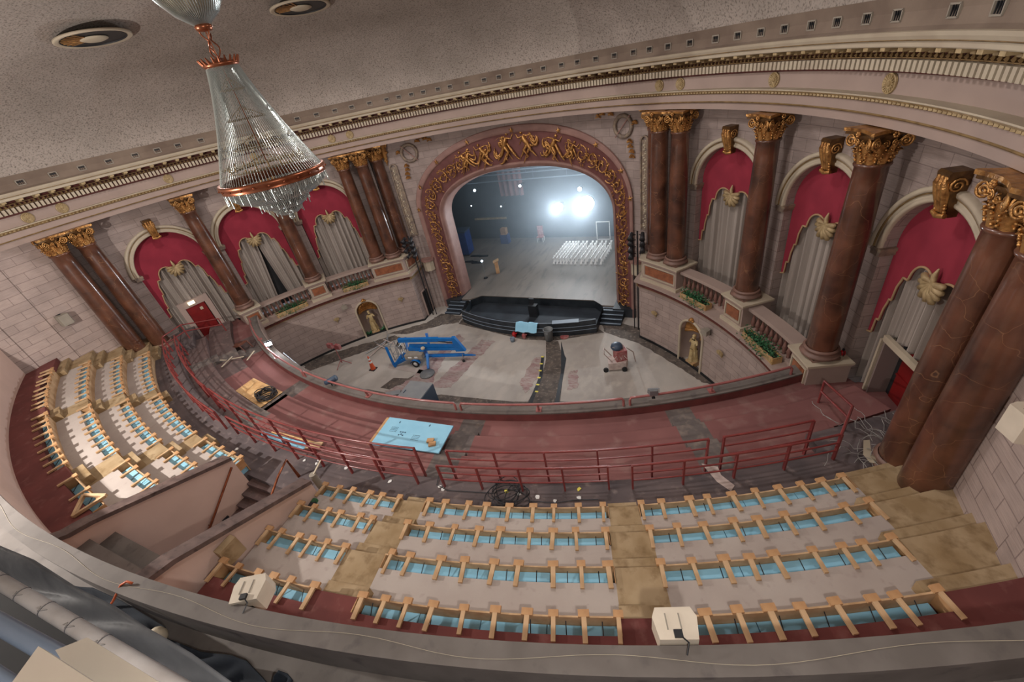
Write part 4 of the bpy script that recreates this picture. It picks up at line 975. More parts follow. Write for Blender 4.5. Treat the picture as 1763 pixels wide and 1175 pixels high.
# parapet of the loge front
for nm, prof, mt in (('wall_loge_front', [(25.42, 3.2), (25.42, 4.60), (24.98, 4.62), (24.98, 3.2)], 'stainedred'),):
    struct(recalc(sweepB(prof, -36.6, 36.6, 90, close=True).build(nm, mt)))
ringseg(24.93, 25.42, 4.61, 4.66, -36.6, 36.6, 'parapet', 'trim_20', 90)
struct(recalc(sweepB([(24.9, 2.6), (24.9, 4.62), (24.97, 4.62), (24.97, 2.6)], -36.6, 36.6, 90, close=True).build('wall_loge_face', 'plaster')))
m = MB(); m.face([(-18, 9.7, 3.2), (18, 9.7, 3.2), (18, 8, 3.2), (-18, 8, 3.2)]); struct(m.build('ceiling_loge', 'plaster'))
# red pipe rail along the parapet
fr_ = [(-33.8, -12.4, 'left'), (-12.0, 7.4, 'centre-left'), (7.9, 21.4, 'centre-right'), (21.9, 34.6, 'right')]
for a0, a1, w_ in fr_:
    t = thing('guard_rail', 'single faded red pipe rail on the loge parapet, %s length' % w_, 'railing', group='parapet pipe rails')
    an = frange(a0 + .1, a1 - .1, 30); P = [B(25.3, a0, 4.66), B(25.3, a0, 4.9)] + [B(25.28, a, 4.98) for a in an] + [B(25.3, a1, 4.9), B(25.3, a1, 4.66)]
    m = MB(); m.tube(P, .045, 8); m.build('rail', 'frontpipe', t, True)
    k = max(2, int((a1 - a0) / 6.5)); 
    for j in range(1, k):
        a = a0 + (a1 - a0) * j / k; m = MB(); m.beam(B(25.28, a, 4.97), B(25.24, a, 4.66), .09, .04); m.box(B(25.22, a, 4.67), (.2, .25, .03), rz=rad(a)); m.build('bracket', 'frontpipe', t)
# rear pipe railings
def railing(r, a0, a1, ztop, zf, heights, label, sp=2.3, mt='pipe'):
    t = thing('pipe_railing', label, 'railing', group='red pipe railings')
    n = max(4, int(abs(a1 - a0))); an = frange(a0, a1, n)
    for i, h in enumerate(heights):
        m = MB(); P = [B(r, a, zf + h) for a in an]
        m.tube(P, .032 if i == 0 else .024, 7); m.build('rail', mt, t, True)
    k = max(1, round(abs(a1 - a0) / sp))
    for j in range(k + 1):
        a = a0 + (a1 - a0) * j / k; m = MB(); m.box(B(r, a, zf + heights[0] / 2), (.045, .075, heights[0] + .02), rz=rad(a)); m.build('post', mt, t)
    return t
RL = [(29.18, -30.3, -9.8, 'outer red pipe railing on the left of the cross aisle'), (29.12, -8.2, 8.4, 'outer red pipe railing left of the centre gap'), (29.12, 10.1, 19.3, 'outer red pipe railing just right of the centre gap'), (29.15, 20.5, 30.6, 'outer red pipe railing at the right end of the cross aisle')]
for r, a0, a1, lab in RL: railing(r, a0, a1, 0, 5.35, (.92, .62, .34), lab)
for r, a0, a1, lab in ((28.62, -29.4, -14.6, 'taller inner red pipe railing at the left end of the loge'), (28.6, -13.6, 8.2, 'taller inner red pipe railing behind the blue foam sheet'), (28.6, 10.3, 24.6, 'taller inner red pipe railing centre right of the loge'), (28.6, 25.4, 30.0, 'taller inner red pipe railing near the right balcony door')): railing(r, a0, a1, 0, 5.0, (1.3, .95, .6), lab, 3.1)
# end returns of the rails toward the stage
for s in (-1, 1):
    t = thing('pipe_railing', 'bent end railing running from the cross aisle to the %s balcony door' % sideword(s), 'railing')
    q0 = B(29.18, s * 30.5, 5.35); q1 = Vector((s * 15.25, 10.5, 5.2)); q2 = Vector((s * 15.0, 12.3, 4.3))
    for h in (.92, .5):
        m = MB(); m.tube([q0 + Vector((0, 0, h)), q1 + Vector((0, 0, h + .08)), q2 + Vector((0, 0, h + .3))], .035, 7); m.build('rail', 'pipe', t, True)
    for q, h in ((q1, 1.0), (q2, 1.2)):
        m = MB(); m.tube([q - Vector((0, 0, .02)), q + Vector((0, 0, h))], .035, 7); m.build('post', 'pipe', t)

# ================================================================= REAR TIERS
T = (5.9, 6.35, 6.82, 7.3); RBD = (30.05, 30.98, 31.98, 33.06); RCN = (30.33, 31.25, 32.26, 33.32); REND = 34.1
AI1 = [(8.55, 9.95), (8.45, 10.1), (8.55, 10.25), (8.8, 10.5)]; AI2 = [(19.1, 20.45), (18.98, 20.6), (18.98, 20.55), (18.96, 20.3)]
EN = [29.7, 29.0, 28.2, 27.4]; VO = [3.45, 3.85, 4.2, 4.35]
WALLA = 36.5
for i in range(4):
    r0 = RCN[i]; r1 = RCN[i + 1] if i < 3 else REND; z0 = (ZT[3] if i == 0 else T[i - 1]) - .35; z1 = T[i]
    seat = 'redcarpet' if i == 3 else 'concrete'; ai = 'redcarpet' if i == 3 else 'plydirty'
    for s in (-1, 1):
        B1, B2, E_, V_ = AI1[i], AI2[i], EN[i], VO[i]
        L_ = [(V_, B1[0], seat), (B1[0], B1[1], ai), (B1[1], B2[0], seat), (B2[0], B2[1], ai), (B2[1], E_, seat), (E_, WALLA, ai)]
        if i < 3: L_ = L_
        for a0, a1, mt in L_:
            lo_, hi_ = (a0, a1) if s > 0 else (-a1, -a0)
            if s < 0 and i >= 0 and a0 == V_: hi_ = -V_ - .25
            if mt == 'plydirty' or mt == 'redcarpet' and a1 - a0 < 2 or a0 == E_:
                rs0 = RBD[i]
                ringseg(rs0, r1 if i == 3 or True else r1, z0, z1, lo_, hi_, mt)
                if i > 0 or True: ringseg(rs0 - .30, rs0 + .005, z0, (z1 + (ZT[3] if i == 0 else T[i - 1])) / 2, lo_ if s > 0 else lo_, hi_, 'plydirty')
            else: ringseg(r0, r1, z0, z1, lo_, hi_, mt)
            if mt == seat and i >= 0 and a0 != E_ and not (a1 - a0 < 2):
                pass
    # lower fill under gaps
    for s in (-1, 1):
        lo_, hi_ = sorted((s * (VO[i] + (0 if s > 0 else .25)), s * EN[i])); ringseg(RBD[i] - .02 if i else 30.0, RCN[i] + .02, z0 - .3, (ZT[3] if i == 0 else T[i - 1]) - .05, lo_, hi_, 'darkdirt')
# form boards, foam, rebar and braces
SECT = {1: ('centre-left section', lambda i: (VO[i], AI1[i][0])), 2: ('centre section', lambda i: (AI1[i][1], AI2[i][0])), 3: ('right section', lambda i: (AI2[i][1], EN[i])),
        -1: ('small stairside left section', lambda i: (-AI1[i][0], -VO[i] - .3)), -2: ('left-centre section', lambda i: (-AI2[i][0], -AI1[i][1])), -3: ('far left section', lambda i: (-EN[i], -AI2[i][1]))}
NB = {1: (6, 6, 6, 6), 2: (9, 9, 9, 10), 3: (10, 9, 9, 9), -1: (5, 5, 4, 3), -2: (10, 9, 9, 9), -3: (10, 10, 9, 9)}
ROWN = ('front row', 'second row', 'third row', 'rearmost row')
brace0 = None
def make_brace(label):
    t = thing('form_brace', label, 'timber brace', group='timber braces over the foam gaps')
    m = MB(); m.box((0, -.0, .0), (.075, .42, .045)); m.build('beam', 'wood', t)      # runs along local y, -y toward the stage
    m = MB(); m.box((0, .21, .0), (.17, .11, .05)); m.box((0, .2, -.09), (.12, .03, .14)); m.build('cap', 'wood2', t)
    return t
for k, (sname, fn) in SECT.items():
    for i in range(4):
        a0, a1 = fn(i); zl = ZT[3] if i == 0 else T[i - 1]; R_ = random.Random(k * 10 + i)
        t = thing('form_board', 'long plywood form board edging the %s of the %s' % (ROWN[i], sname), 'form board', group='form boards')
        m = MB(); n = max(2, int(a1 - a0)); sweepB([(RBD[i] - .028, zl + .0), (RBD[i], zl), (RBD[i], T[i] + .015), (RBD[i] - .028, T[i] + .015)], a0, a1, n * 2, m, close=True); recalc(m.build('board', 'wood', t))
        for a in (a0, a1):
            m = MB(); m.beam(B(RBD[i] - .02, a, T[i] - .16), B(RCN[i] + .02, a, T[i] - .16), .03, .32); m.build('end_board', 'wood2', t)
        nf = max(2, int(rad(a1 - a0) * RCN[i] / 1.2))
        for j in range(nf):
            f0 = a0 + .1 + (a1 - a0 - .2) * j / nf; f1 = a0 + .1 + (a1 - a0 - .2) * (j + 1) / nf - .03
            m = MB(); sweepB([(RBD[i] + .01, zl - .02), (RCN[i] - .01, zl - .02), (RCN[i] - .01, T[i] - (.27 if i == 3 else .17)), (RBD[i] + .01, T[i] - (.27 if i == 3 else .17))], f0, f1, 2, m, close=True)
            o = m.build('foam_block', 'foam'); recalc(o)
            tag(o, 'blue foam block, %s from left in the %s of the %s' % (ORD[j], ROWN[i], sname), 'foam block', 'blue foam blocks')
        m = MB(); nr = nf * 2
        for j in range(nr):
            a = a0 + (a1 - a0) * (j + .5) / nr; m.tube([B(RBD[i] + .01, a, T[i] - .10), B(RCN[i] - .02, a, T[i] - (.25 if i == 3 else .15))], .009, 4)
        o = m.build('rebar', 'cable'); o['kind'] = 'stuff'; tag(o, 'thin dark rebar over the foam, %s of the %s' % (ROWN[i], sname), 'rebar', 'reinforcing bars')
        nb = NB[k][i]
        for j in range(nb):
            a = a0 + (a1 - a0) * (j + .12 + R_.uniform(-.16, .16) + .0) / (nb - .76)
            lab = 'timber brace, %s from the left in the %s of the %s' % (ORD[j], ROWN[i], sname)
            if brace0 is None: brace0 = make_brace(lab); o = brace0
            else: o = dup(brace0, (0, 0, 0), label=lab)
            o.location = B(RBD[i] + .17, a, T[i] + .045); o.rotation_euler = (0, 0, rad(a) + R_.uniform(-.06, .06)); o.scale = (1 + R_.uniform(-.1, .25), 1.0 + R_.uniform(0, .12), 1)

# ================================================================= REAR PARAPET
m = MB()
sweepB([(REND, 7.0), (REND, 8.98), (REND + .06, 9.0), (REND + .06, 7.0)], -33, 33, 80, m, close=True); struct(recalc(m.build('wall_rear_parapet', 'pinkwall')))
ringseg(REND - .02, REND + .30, 8.96, 9.04, -33, 33, 'parapet', 'trim_21', 80)
struct(recalc(sweepB([(REND + .06, 6.9), (REND + .06, 8.97), (REND + .27, 8.97), (REND + .27, 6.9)], -33, 33, 80, close=True).build('wall_rear_parapet_back', 'parapet')))
ringseg(REND + .27, 35.6, 8.1, 8.25, -33, 33, 'parapet', 'floor', 80)
ringseg(35.6, 38.5, 7.7, 7.9, -33, 33, 'redcarpet', 'floor', 60)
# ================================================================= STAIRWELL BETWEEN THE TWO SLOPING WALLS
def slope_wall(pts, s, label, nm):
    # pts: (x, y, ztop), outline of the wall along its length
    m = MB(); d = .11
    top = [Vector(p) for p in pts]
    m.grid([[p + Vector((-d, 0, 0)), p + Vector((d, 0, 0)), Vector((p.x + d, p.y, 2.0)), Vector((p.x - d, p.y, 2.0))] for p in top], closed_v=True)
    p = top[0]; m.face([p + Vector((-d, 0, 0)), p + Vector((d, 0, 0)), Vector((p.x + d, p.y, 2.0)), Vector((p.x - d, p.y, 2.0))])
    struct(recalc(m.build(nm, 'pinkwall')))
    m = MB(); m.tube([p + Vector((0, 0, .03)) for p in top], .02, 4); e = .19
    m = MB(); m.grid([[p + Vector((-e, 0, -.07)), p + Vector((-e, 0, .05)), p + Vector((e, 0, .05)), p + Vector((e, 0, -.07))] for p in top], closed_v=True)
    m.face([top[0] + Vector(v) for v in ((-e, 0, -.07), (-e, 0, .05), (e, 0, .05), (e, 0, -.07))]); struct(recalc(m.build('trim_22', 'caps')))
WA = [(-1.90, 4.15, 6.35), (-2.12, 1.0, 7.52), (-2.15, .55, 7.62), (-2.2, .3, 7.75)]
WB = [(1.66, 4.2, 6.38), (2.12, 1.0, 8.1), (2.2, .6, 8.25), (2.3, .3, 8.4)]
slope_wall(WA, -1, '', 'wall_stairwell_left'); slope_wall(WB, 1, '', 'wall_stairwell_right')
m = MB(); m.prism([(-2.05, .28), (2.15, .28), (2.15, .75), (-2.05, .75)], 7.0, 7.15); m.prism([(-2.05, .7), (2.15, .7), (2.15, 1.15), (-2.05, 1.15)], 6.7, 6.85); struct(m.build('trim_23', 'parapet'))
m = MB()
for k in range(14):
    y = 4.35 - .3 * k; z = ZT[3] - .17 * (k + 1); m.prism([(-1.8, y - .3), (1.75, y - .3), (1.75, y), (-1.8, y)], z - .3, z)
struct(m.build('floor_stairs', 'logedark'))
for x, lab, pts in ((-1.70, 'copper handrail sloping down the left stairwell wall', [(-1.72, 4.0, 6.1), (-1.76, 2.6, 5.0), (-1.8, .9, 4.1)]), (.5, 'copper handrail standing in the middle of the stairwell', [(.1, 4.75, 5.35), (.1, 4.7, 6.2), (.25, 4.2, 6.1), (.5, 2.6, 5.2)])):
    t = thing('stair_handrail', lab, 'handrail'); m = MB(); m.tube(pts, .035, 7); m.build('rail', 'copper', t, True)
    m = MB()
    for p in (pts[1],): m.tube([p, (p[0], p[1], p[2] - (.85 if x > 0 else .12)) if x > 0 else (p[0] - .1, p[1], p[2])], .02, 5)
    m.build('bracket', 'copper', t)
# ================================================================= CHANDELIER
CH = Vector((.40, 8.5, 0)); ZR = 13.68; ZC = 16.55
t = thing('chandelier', 'huge crystal strand chandelier with copper ring hanging from the ceiling', 'chandelier', (CH.x, CH.y, ZR))
def strand(m, a, b_, sag, n, r=.013, w=4):
    P = []
    for k in range(n + 1):
        f = k / n; p = Vector(a) * (1 - f) + Vector(b_) * f; p.z -= sag * 4 * f * (1 - f); P.append(p)
    m.tube(P, r, w, caps=False)
def tent(m, n, r0, z0, r1, z1, belly, seg=9, r=.012):
    for i in range(n):
        a = 2 * PI * i / n; P = []
        for k in range(seg + 1):
            f = k / seg; rr_ = r0 + (r1 - r0) * (f ** 1.45 * (1 - belly) + f * belly); P.append((rr_ * cos(a), rr_ * sin(a), z0 + (z1 - z0) * f))
        m.tube(P, r, 3, caps=False)
m = MB(); tent(m, 104, .36, 2.62, 1.32, .1, .45, r=.0085); m.build('crystal_strands', 'crystal', t, True)
m = MB(); R_ = random.Random(1)
for i in range(120):
    a = 2 * PI * (i + .5) / 120
    for k in range(26):
        f = (k + R_.random()) / 26
        if R_.random() < .35: continue
        rr_ = .36 + (1.32 - .36) * (f ** 1.45 * .55 + f * .45); c = Vector((rr_ * cos(a), rr_ * sin(a), 2.62 - 2.52 * f)); d = .014
        m.face([c + Vector((d, 0, 0)), c + Vector((0, d, d)), c + Vector((-d, 0, 0)), c + Vector((0, -d, -d))])
o = m.build('crystal_beads', 'crystal', t); o['kind'] = 'stuff'
m = MB(); m.lathe([(1.30, .10), (1.40, .11), (1.42, .06), (1.40, .0), (1.36, -.08), (1.38, -.1), (1.28, -.11), (1.28, .1)], 64); m.build('ring', 'copper', t, True)
m = MB()
for i in range(24):
    a = 2 * PI * i / 24; m.ball((1.41 * cos(a), 1.41 * sin(a), .0), .03, 5)
m.build('ring_studs', 'copper', t)
m = MB()
def bowl(n, r0, z0, r1, z1, seg=7):
    for i in range(n):
        a = 2 * PI * i / n; P = []
        for k in range(seg + 1):
            q = PI / 2 * k / seg; P.append(((r1 + (r0 - r1) * cos(q)) * cos(a), (r1 + (r0 - r1) * cos(q)) * sin(a), z0 + (z1 - z0) * sin(q)))
        m.tube(P, .018, 3, caps=False)
bowl(130, 1.33, -.08, .2, -.62); bowl(84, .72, -.45, .10, -.86); bowl(50, .42, -.75, .03, -1.02)
m.build('crystal_bowl', 'crystal', t, True)
m = MB()
for rr_, z, n in ((1.36, -.1, 40), (.68, -.5, 26), (.38, -.72, 14)):
    for i in range(n):
        a = 2 * PI * i / n; l = .16 + .08 * (i % 3); m.tube([(rr_ * cos(a), rr_ * sin(a), z), (rr_ * cos(a), rr_ * sin(a), z - l)], [.006, .02], 4)
m.ball((0, 0, -1.1), .085, 8); m.build('pendants', 'crystal', t, True)['kind'] = 'stuff'
m = MB(); m.lathe([(.0, 2.79), (.12, 2.77), (.2, 2.71), (.38, 2.69), (.43, 2.65), (.38, 2.61), (.36, 2.57), (.0, 2.6)], 32)
for i in range(20):
    a = 2 * PI * i / 20; m.tube([(.38 * cos(a), .38 * sin(a), 2.67), (.46 * cos(a), .46 * sin(a), 2.79)], [.04, .015], 5)
m.build('crown', 'copper', t, True)
m = MB(); m.tube([(0, 0, 2.6), (0, 0, .4)], .022, 6); m.build('stem', 'copper', t)
m = MB()
for z, rr_ in ((2.1, .27), (1.45, .45), (.8, .62), (.3, .95)):
    m.lathe([(rr_, z), (rr_ + .04, z + .02), (rr_, z + .04), (rr_ - .03, z + .02), (rr_, z)], 28)
    for i in range(6): a = PI / 3 * i; m.tube([(0, 0, z + .3), (rr_ * cos(a), rr_ * sin(a), z + .02)], .012, 4)
for i in range(20):
    a = 2 * PI * i / 20; m.tube([(.95 * cos(a), .95 * sin(a), .36), (.97 * cos(a), .97 * sin(a), .5)], .02, 5)
m.build('inner_frame', 'bronze', t)
m = MB()
for k in range(3):
    P = []
    for j in range(12): f = j / 11; a = 2 * PI * k / 3 + f * 2.2; r = .03 + .10 * sin(PI * (f * 1.6 % 1)); P.append((r * cos(a), r * sin(a), 2.77 + .58 * f))
    m.tube(P, .018, 5)
m.tube([(0, 0, 2.75), (0, 0, 3.42)], .014, 5); m.build('chain', 'copper', t, True)
m = MB(); m.lathe([(0, 3.30), (.16, 3.32), (.2, 3.39), (.17, 3.45), (0, 3.47)], 24); m.build('canopy_collar', 'copper', t, True)
m = MB()
for i in range(64):
    a = 2 * PI * i / 64; m.tube([(.17 * cos(a), .17 * sin(a), 3.44), (.46 * cos(a), .46 * sin(a), 3.64), (.68 * cos(a), .68 * sin(a), 3.92), (.95 * cos(a), .95 * sin(a), 4.35)], .016, 3, caps=False)
m.build('canopy_strands', 'crystal', t, True)
m = MB(); m.lathe([(.14, 3.47), (.43, 3.67), (.65, 3.95), (.92, 4.36), (.98, 4.42), (.98, 5.55), (.0, 5.55)], 32); m.build('canopy', 'tapeish', t, True)

# ================================================================= THINGS ON THE LOGE
def flat(px, z, th, name, mt, label, cat, lift=.01):
    P = [at(x, y, z) for x, y in px]; m = MB(); m.prism([(p.x, p.y) for p in P], z + lift, z + lift + th); o = m.build(name, mt); recalc(o); return tag(o, label, cat) if label else o
flat([(437, 652), (487, 676), (449, 703), (406, 674)], 4.68, .02, 'plywood_sheet', 'plywood', 'square tan plywood sheet with a cable coil on the left loge steps', 'plywood sheet')
c = at(460, 682, 4.72); R_ = random.Random(4)
m = MB(); P = []
for k in range(150):
    a = k * .42; r = .42 + .1 * sin(k * .7) ; P.append((c.x + r * cos(a) * 1.0, c.y + r * sin(a) * .8, 4.73 + .0016 * k * (1 + .2 * sin(k))))
m.tube(P, .022, 5); o = m.build('cable_coil', 'cable', smooth=True); tag(o, 'dark green-black cable coil lying on the plywood sheet', 'cable')
t = thing('foam_sheet', 'large light blue foam board lying on the loge steps left of the centre gap', 'foam sheet')
P = [at(x, y, 4.93) for x, y in ((673, 723), (782, 738), (757, 785), (640, 769))]
m = MB(); m.prism([(p.x, p.y) for p in P], 5.01, 5.06); recalc(m.build('sheet', 'foam', t))
m = MB(); e0, e1 = P[0], P[3]; d = (e1 - e0).normalized(); nn = Vector((-d.y, d.x, 0)); nn = nn if nn.x < 0 else -nn
m.prism([tuple((e0 + nn * .0))[:2], tuple(e1)[:2], tuple(e1 + nn * .14)[:2], tuple(e0 + nn * .14)[:2]], 5.0, 5.03); recalc(m.build('timber_edge', 'wood2', t))
ux = (P[1] - P[0]).normalized(); uy = (P[0] - P[3]).normalized()
m = MB(); R_ = random.Random(8)
def mark(u, v, w_, h):
    o = P[3] + (P[2] - P[3]) * u + (P[0] - P[3]) * v; o = Vector((o.x, o.y, 5.062)); a = ux * w_; b_ = uy * h; m.face([o, o + a, o + a + b_, o + b_])
for uu, vv in ((.28, .62), (.66, .42)):
    for l in range(4):
        for j in range(5): mark(uu - .14 + .022 * j, vv - .12 + .05 * l, .045, .025)
for j in range(3): mark(.3 + .035 * j, .5, .07, .05); mark(.3 + .03 * j, .42 - .03 * abs(j - 1), .06, .06)
mark(.2, .82, .05, .09); mark(.66, .82, .05, .09)
m.build('printing', 'ink', t)
b0 = None
for i, (px, py, rz) in enumerate(((741, 759, .3), (744, 765, .45))):
    p = at(px, py, 5.1); m = MB(); m.box((0, 0, 0), (.24, .17, .07)); o = m.build('timber_offcut', 'wood2', loc=(p.x, p.y, 5.10), rz=rz); tag(o, ('farther' if i == 0 else 'nearer') + ' of two short timber blocks on the blue foam board', 'timber block')
t = thing('foam_sheet', 'narrow light blue foam strip with timber laths by the inner railing on the left', 'foam sheet')
P = [at(x, y, 5.0) for x, y in ((452, 744), (540, 768), (520, 776), (450, 751))]; m = MB(); m.prism([(p.x, p.y) for p in P], 5.005, 5.05); recalc(m.build('sheet', 'foam', t))
m = MB(); a_, b_ = at(470, 745, 5.0), at(553, 768, 5.0); m.beam(a_ + Vector((0, 0, .04)), b_ + Vector((0, 0, .04)), .1, .05); m.build('lath', 'plywood', t)
m = MB(); a_, b_ = at(530, 770, 5.0), at(555, 770, 5.0); m.beam(a_ + Vector((0, 0, .08)), b_ + Vector((0, 0, .08)), .3, .04); m.build('board', 'wood', t)
# broken chairs and planks on the left loge
t = thing('broken_chair', 'overturned brown wooden seat frame among debris on the left loge', 'chair', at(405, 605, 4.4))
for pts in ([(-.5, 0, .1), (.5, .1, .35)], [(-.5, .5, .1), (.5, .6, .35)]): m = MB(); m.beam(pts[0], pts[1], .07, .07); m.build('side_rail', 'chair_brown', t)
for p, q in (((-.5, 0, .1), (-.5, .5, .1)), ((.5, .1, .35), (.5, .6, .35)), ((.5, .1, .35), (.75, .1, -.05)), ((.5, .6, .35), (.75, .6, -.05))): m = MB(); m.beam(p, q, .06, .06); m.build('leg', 'chair_brown', t)
m = MB(); m.beam((-.5, .25, .14), (.45, .34, .38), .5, .04); m.build('seat', 'chair_brown', t)
R_ = random.Random(12)
planks = [((382, 634), (402, 618), 'plastic'), ((426, 622), (440, 608), ''), ((338, 622), (352, 618), ''), ((365, 622), (392, 624), ''), ((398, 620), (422, 618), ''), ((320, 634), (345, 634), ''), ((330, 638), (352, 632), '')]
DN = ['long pale strip at the front of the debris on the left loge', 'pale board leaning by the left parapet end', 'short pale lath at the left of the loge debris', 'bent grey lath in the middle of the loge debris', 'grey lath touching the broken chair', 'crumpled pale strip lying on the third loge step', 'pale lath beside the crumpled strip on the third loge step']
for (a_, b_, _), lab in zip(planks, DN):
    p, q = at(a_[0], a_[1], 4.7), at(b_[0], b_[1], 4.7); m = MB(); m.beam(p + Vector((0, 0, .05)), q + Vector((0, 0, .14)), .07, .02); o = m.build('debris_lath', 'tapeish'); tag(o, lab, 'debris', 'debris on the left loge')
# cables and litter on the cross aisle
m = MB(); c = at(872, 856, 5.36); R_ = random.Random(6)
for k in range(9):
    r = R_.uniform(.25, .6); cx, cy = c.x + R_.uniform(-.25, .25), c.y + R_.uniform(-.15, .15); e = R_.uniform(.35, .8); ph = R_.uniform(0, PI)
    m.tube([(cx + r * cos(a) * cos(ph) - r * e * sin(a) * sin(ph), cy + r * cos(a) * sin(ph) + r * e * sin(a) * cos(ph), 5.37 + .012 * k + .01) for a in [2 * PI * j / 24 for j in range(24)]], .013, 5, closed=True)
o = m.build('cable_tangle', 'cable', smooth=True); tag(o, 'tangle of thin black cable on the cross aisle behind the centre railing', 'cable')
m = MB(); m.tube([at(905, 863, 5.37) + Vector((0, 0, .01)), at(955, 867, 5.37) + Vector((0, 0, .01)), at(990, 862, 5.37) + Vector((0, 0, .01)), at(1030, 861, 5.37) + Vector((0, 0, .01))], .012, 5); o = m.build('loose_cable', 'cable', smooth=True); tag(o, 'single black cable trailing right from the tangle on the cross aisle', 'cable')
m = MB(); m.tube([at(757, 812, 5.4), at(752, 835, 5.37), at(770, 845, 5.37), at(850, 850, 5.38)], .014, 5); o = m.build('loose_cable', 'cable', smooth=True); tag(o, 'black cable running from the centre gap to the cable tangle', 'cable')
LIT = [((872, 846), 'yellow'), ((893, 851), 'white'), ((997, 843), 'yellow'), ((997, 858), 'white'), ((955, 863), 'white'), ((762, 843), 'white'), ((757, 838), 'white'), ((524, 793), 'white'), ((549, 792), 'white'), ((407, 774), 'white'), ((671, 829), 'white'), ((596, 806), 'white'), ((545, 799), 'white'), ((926, 856), 'white')]
R_ = random.Random(10)
for i, ((x, y), c_) in enumerate(LIT):
    p = at(x, y, 5.36); m = MB(); n = 7; P = [(cos(2 * PI * k / n) * R_.uniform(.03, .09), sin(2 * PI * k / n) * R_.uniform(.03, .08)) for k in range(n)]; m.prism(P, 0, .02)
    o = m.build('paper_scrap', c_, loc=(p.x, p.y, 5.352)); tag(o, '%s scrap on the dark cross aisle, %s in order from its left end' % (c_, ORD[sorted(range(len(LIT)), key=lambda q: LIT[q][0][0]).index(i)]), 'scrap', 'scraps on the cross aisle')
# wires and torn strip by the right columns
m = MB(); c = at(1530, 775, 5.36); R_ = random.Random(31)
for k in range(46):
    a0 = R_.uniform(0, 2 * PI); x0, y0 = c.x + R_.gauss(0, .3), c.y + R_.gauss(0, .34); P = []; h = R_.uniform(.02, .2)
    for j in range(9): a0 += R_.uniform(-.7, .7); x0 += .13 * cos(a0); y0 += .13 * sin(a0); P.append((x0, y0, 5.38 + h * abs(sin(j * .8))))
    m.tube(P, .0085, 4)
o = m.build('wire_heap', 'greycable', smooth=True); o['kind'] = 'stuff'; tag(o, 'heap of loose grey wire at the foot of the right wall columns', 'wire')
m = MB(); G = []
for x, y, w_, h in ((1487, 770, .12, .25), (1492, 785, .16, .05), (1502, 798, .12, .03), (1516, 800, .12, .02), (1500, 790, .1, .1), (1522, 790, .1, .16), (1528, 803, .14, .1), (1520, 814, .16, .03), (1510, 818, .1, .02)):
    p = at(x, y, 5.4); G.append([p + Vector((w_ * .6, w_ * .3, h)), p - Vector((w_ * .6, w_ * .3, -h - .02))])
m.grid(G); o = m.build('torn_strip', 'tapeish', smooth=True); tag(o, 'curled pale strip of torn material beside the grey wire heap', 'debris')
p = at(1228, 818, 5.36); m = MB(); m.prism([(p.x - .3, p.y + .3), (p.x + .1, p.y + .3), (p.x + .18, p.y + .05), (p.x + .5, p.y - .2), (p.x + .42, p.y - .4), (p.x + .1, p.y - .2)], 5.352, 5.36); o = m.build('plaster_patch', 'dustwhite'); tag(o, 'pale plaster dust patch on the cross aisle behind the right railing', 'debris')
# work lights on the parapet
def worklamp(p, label, rz, lit=False):
    t = thing('work_light', label, 'work light', p, rz); t.scale = (.7, .7, .7)
    m = MB(); m.box((0, 0, .1), (.05, .05, .34)); m.box((0, 0, -.04), (.16, .1, .06)); m.build('clamp', 'black', t)
    m = MB(); m.prism([(-.18, -.1), (.18, -.1), (.26, .14), (-.26, .14)], .16, .46); m.build('housing', 'greymetal' if not lit else 'black', t)
    m = MB(); m.box((0, .15, .31), (.44, .02, .26)); m.build('glass', 'lamp' if lit else 'tapeish', t)
    m = MB(); m.tube([(-.28, 0, .3), (-.28, 0, .52), (.28, 0, .52), (.28, 0, .3)], .015, 5); m.build('handle', 'greymetal', t)
    return t
worklamp(at(466, 597, 4.95) , 'lit white work light clamped to the left end of the parapet rail', -2.4, True)
light('POINT', tuple(at(466, 592, 5.3) + Vector((.15, -.1, .15))), 45, (.9, .95, 1.0), .08)
worklamp(B(25.3, 23.7, 4.9), 'chrome work light clamped on the parapet rail at the right', .3)
t = thing('stage_lamp', 'dark blue theatre spotlight hanging on the left parapet rail', 'spotlight', at(570, 655, 4.95), .6)
m = MB(); m.lathe([(0, -.3), (.1, -.3), (.12, -.1), (.14, .25), (.12, .27), (0, .25)], 16); m.tf(Matrix.Rotation(PI / 2.4, 4, 'Y')); m.build('barrel', 'navy', t, True)
m = MB(); m.tube([(-.0, -.16, 0), (0, -.16, -.2), (0, .16, -.2), (0, .16, 0)], .02, 5); m.build('yoke', 'black', t)
m = MB(); m.tube([at(488, 608, 4.6), at(520, 634, 4.6), at(565, 655, 4.6), at(660, 680, 4.6)], .035, 6); o = m.build('fallen_pipe', 'greymetal', smooth=True); tag(o, 'grey pipe running along outside the left loge parapet', 'pipe')

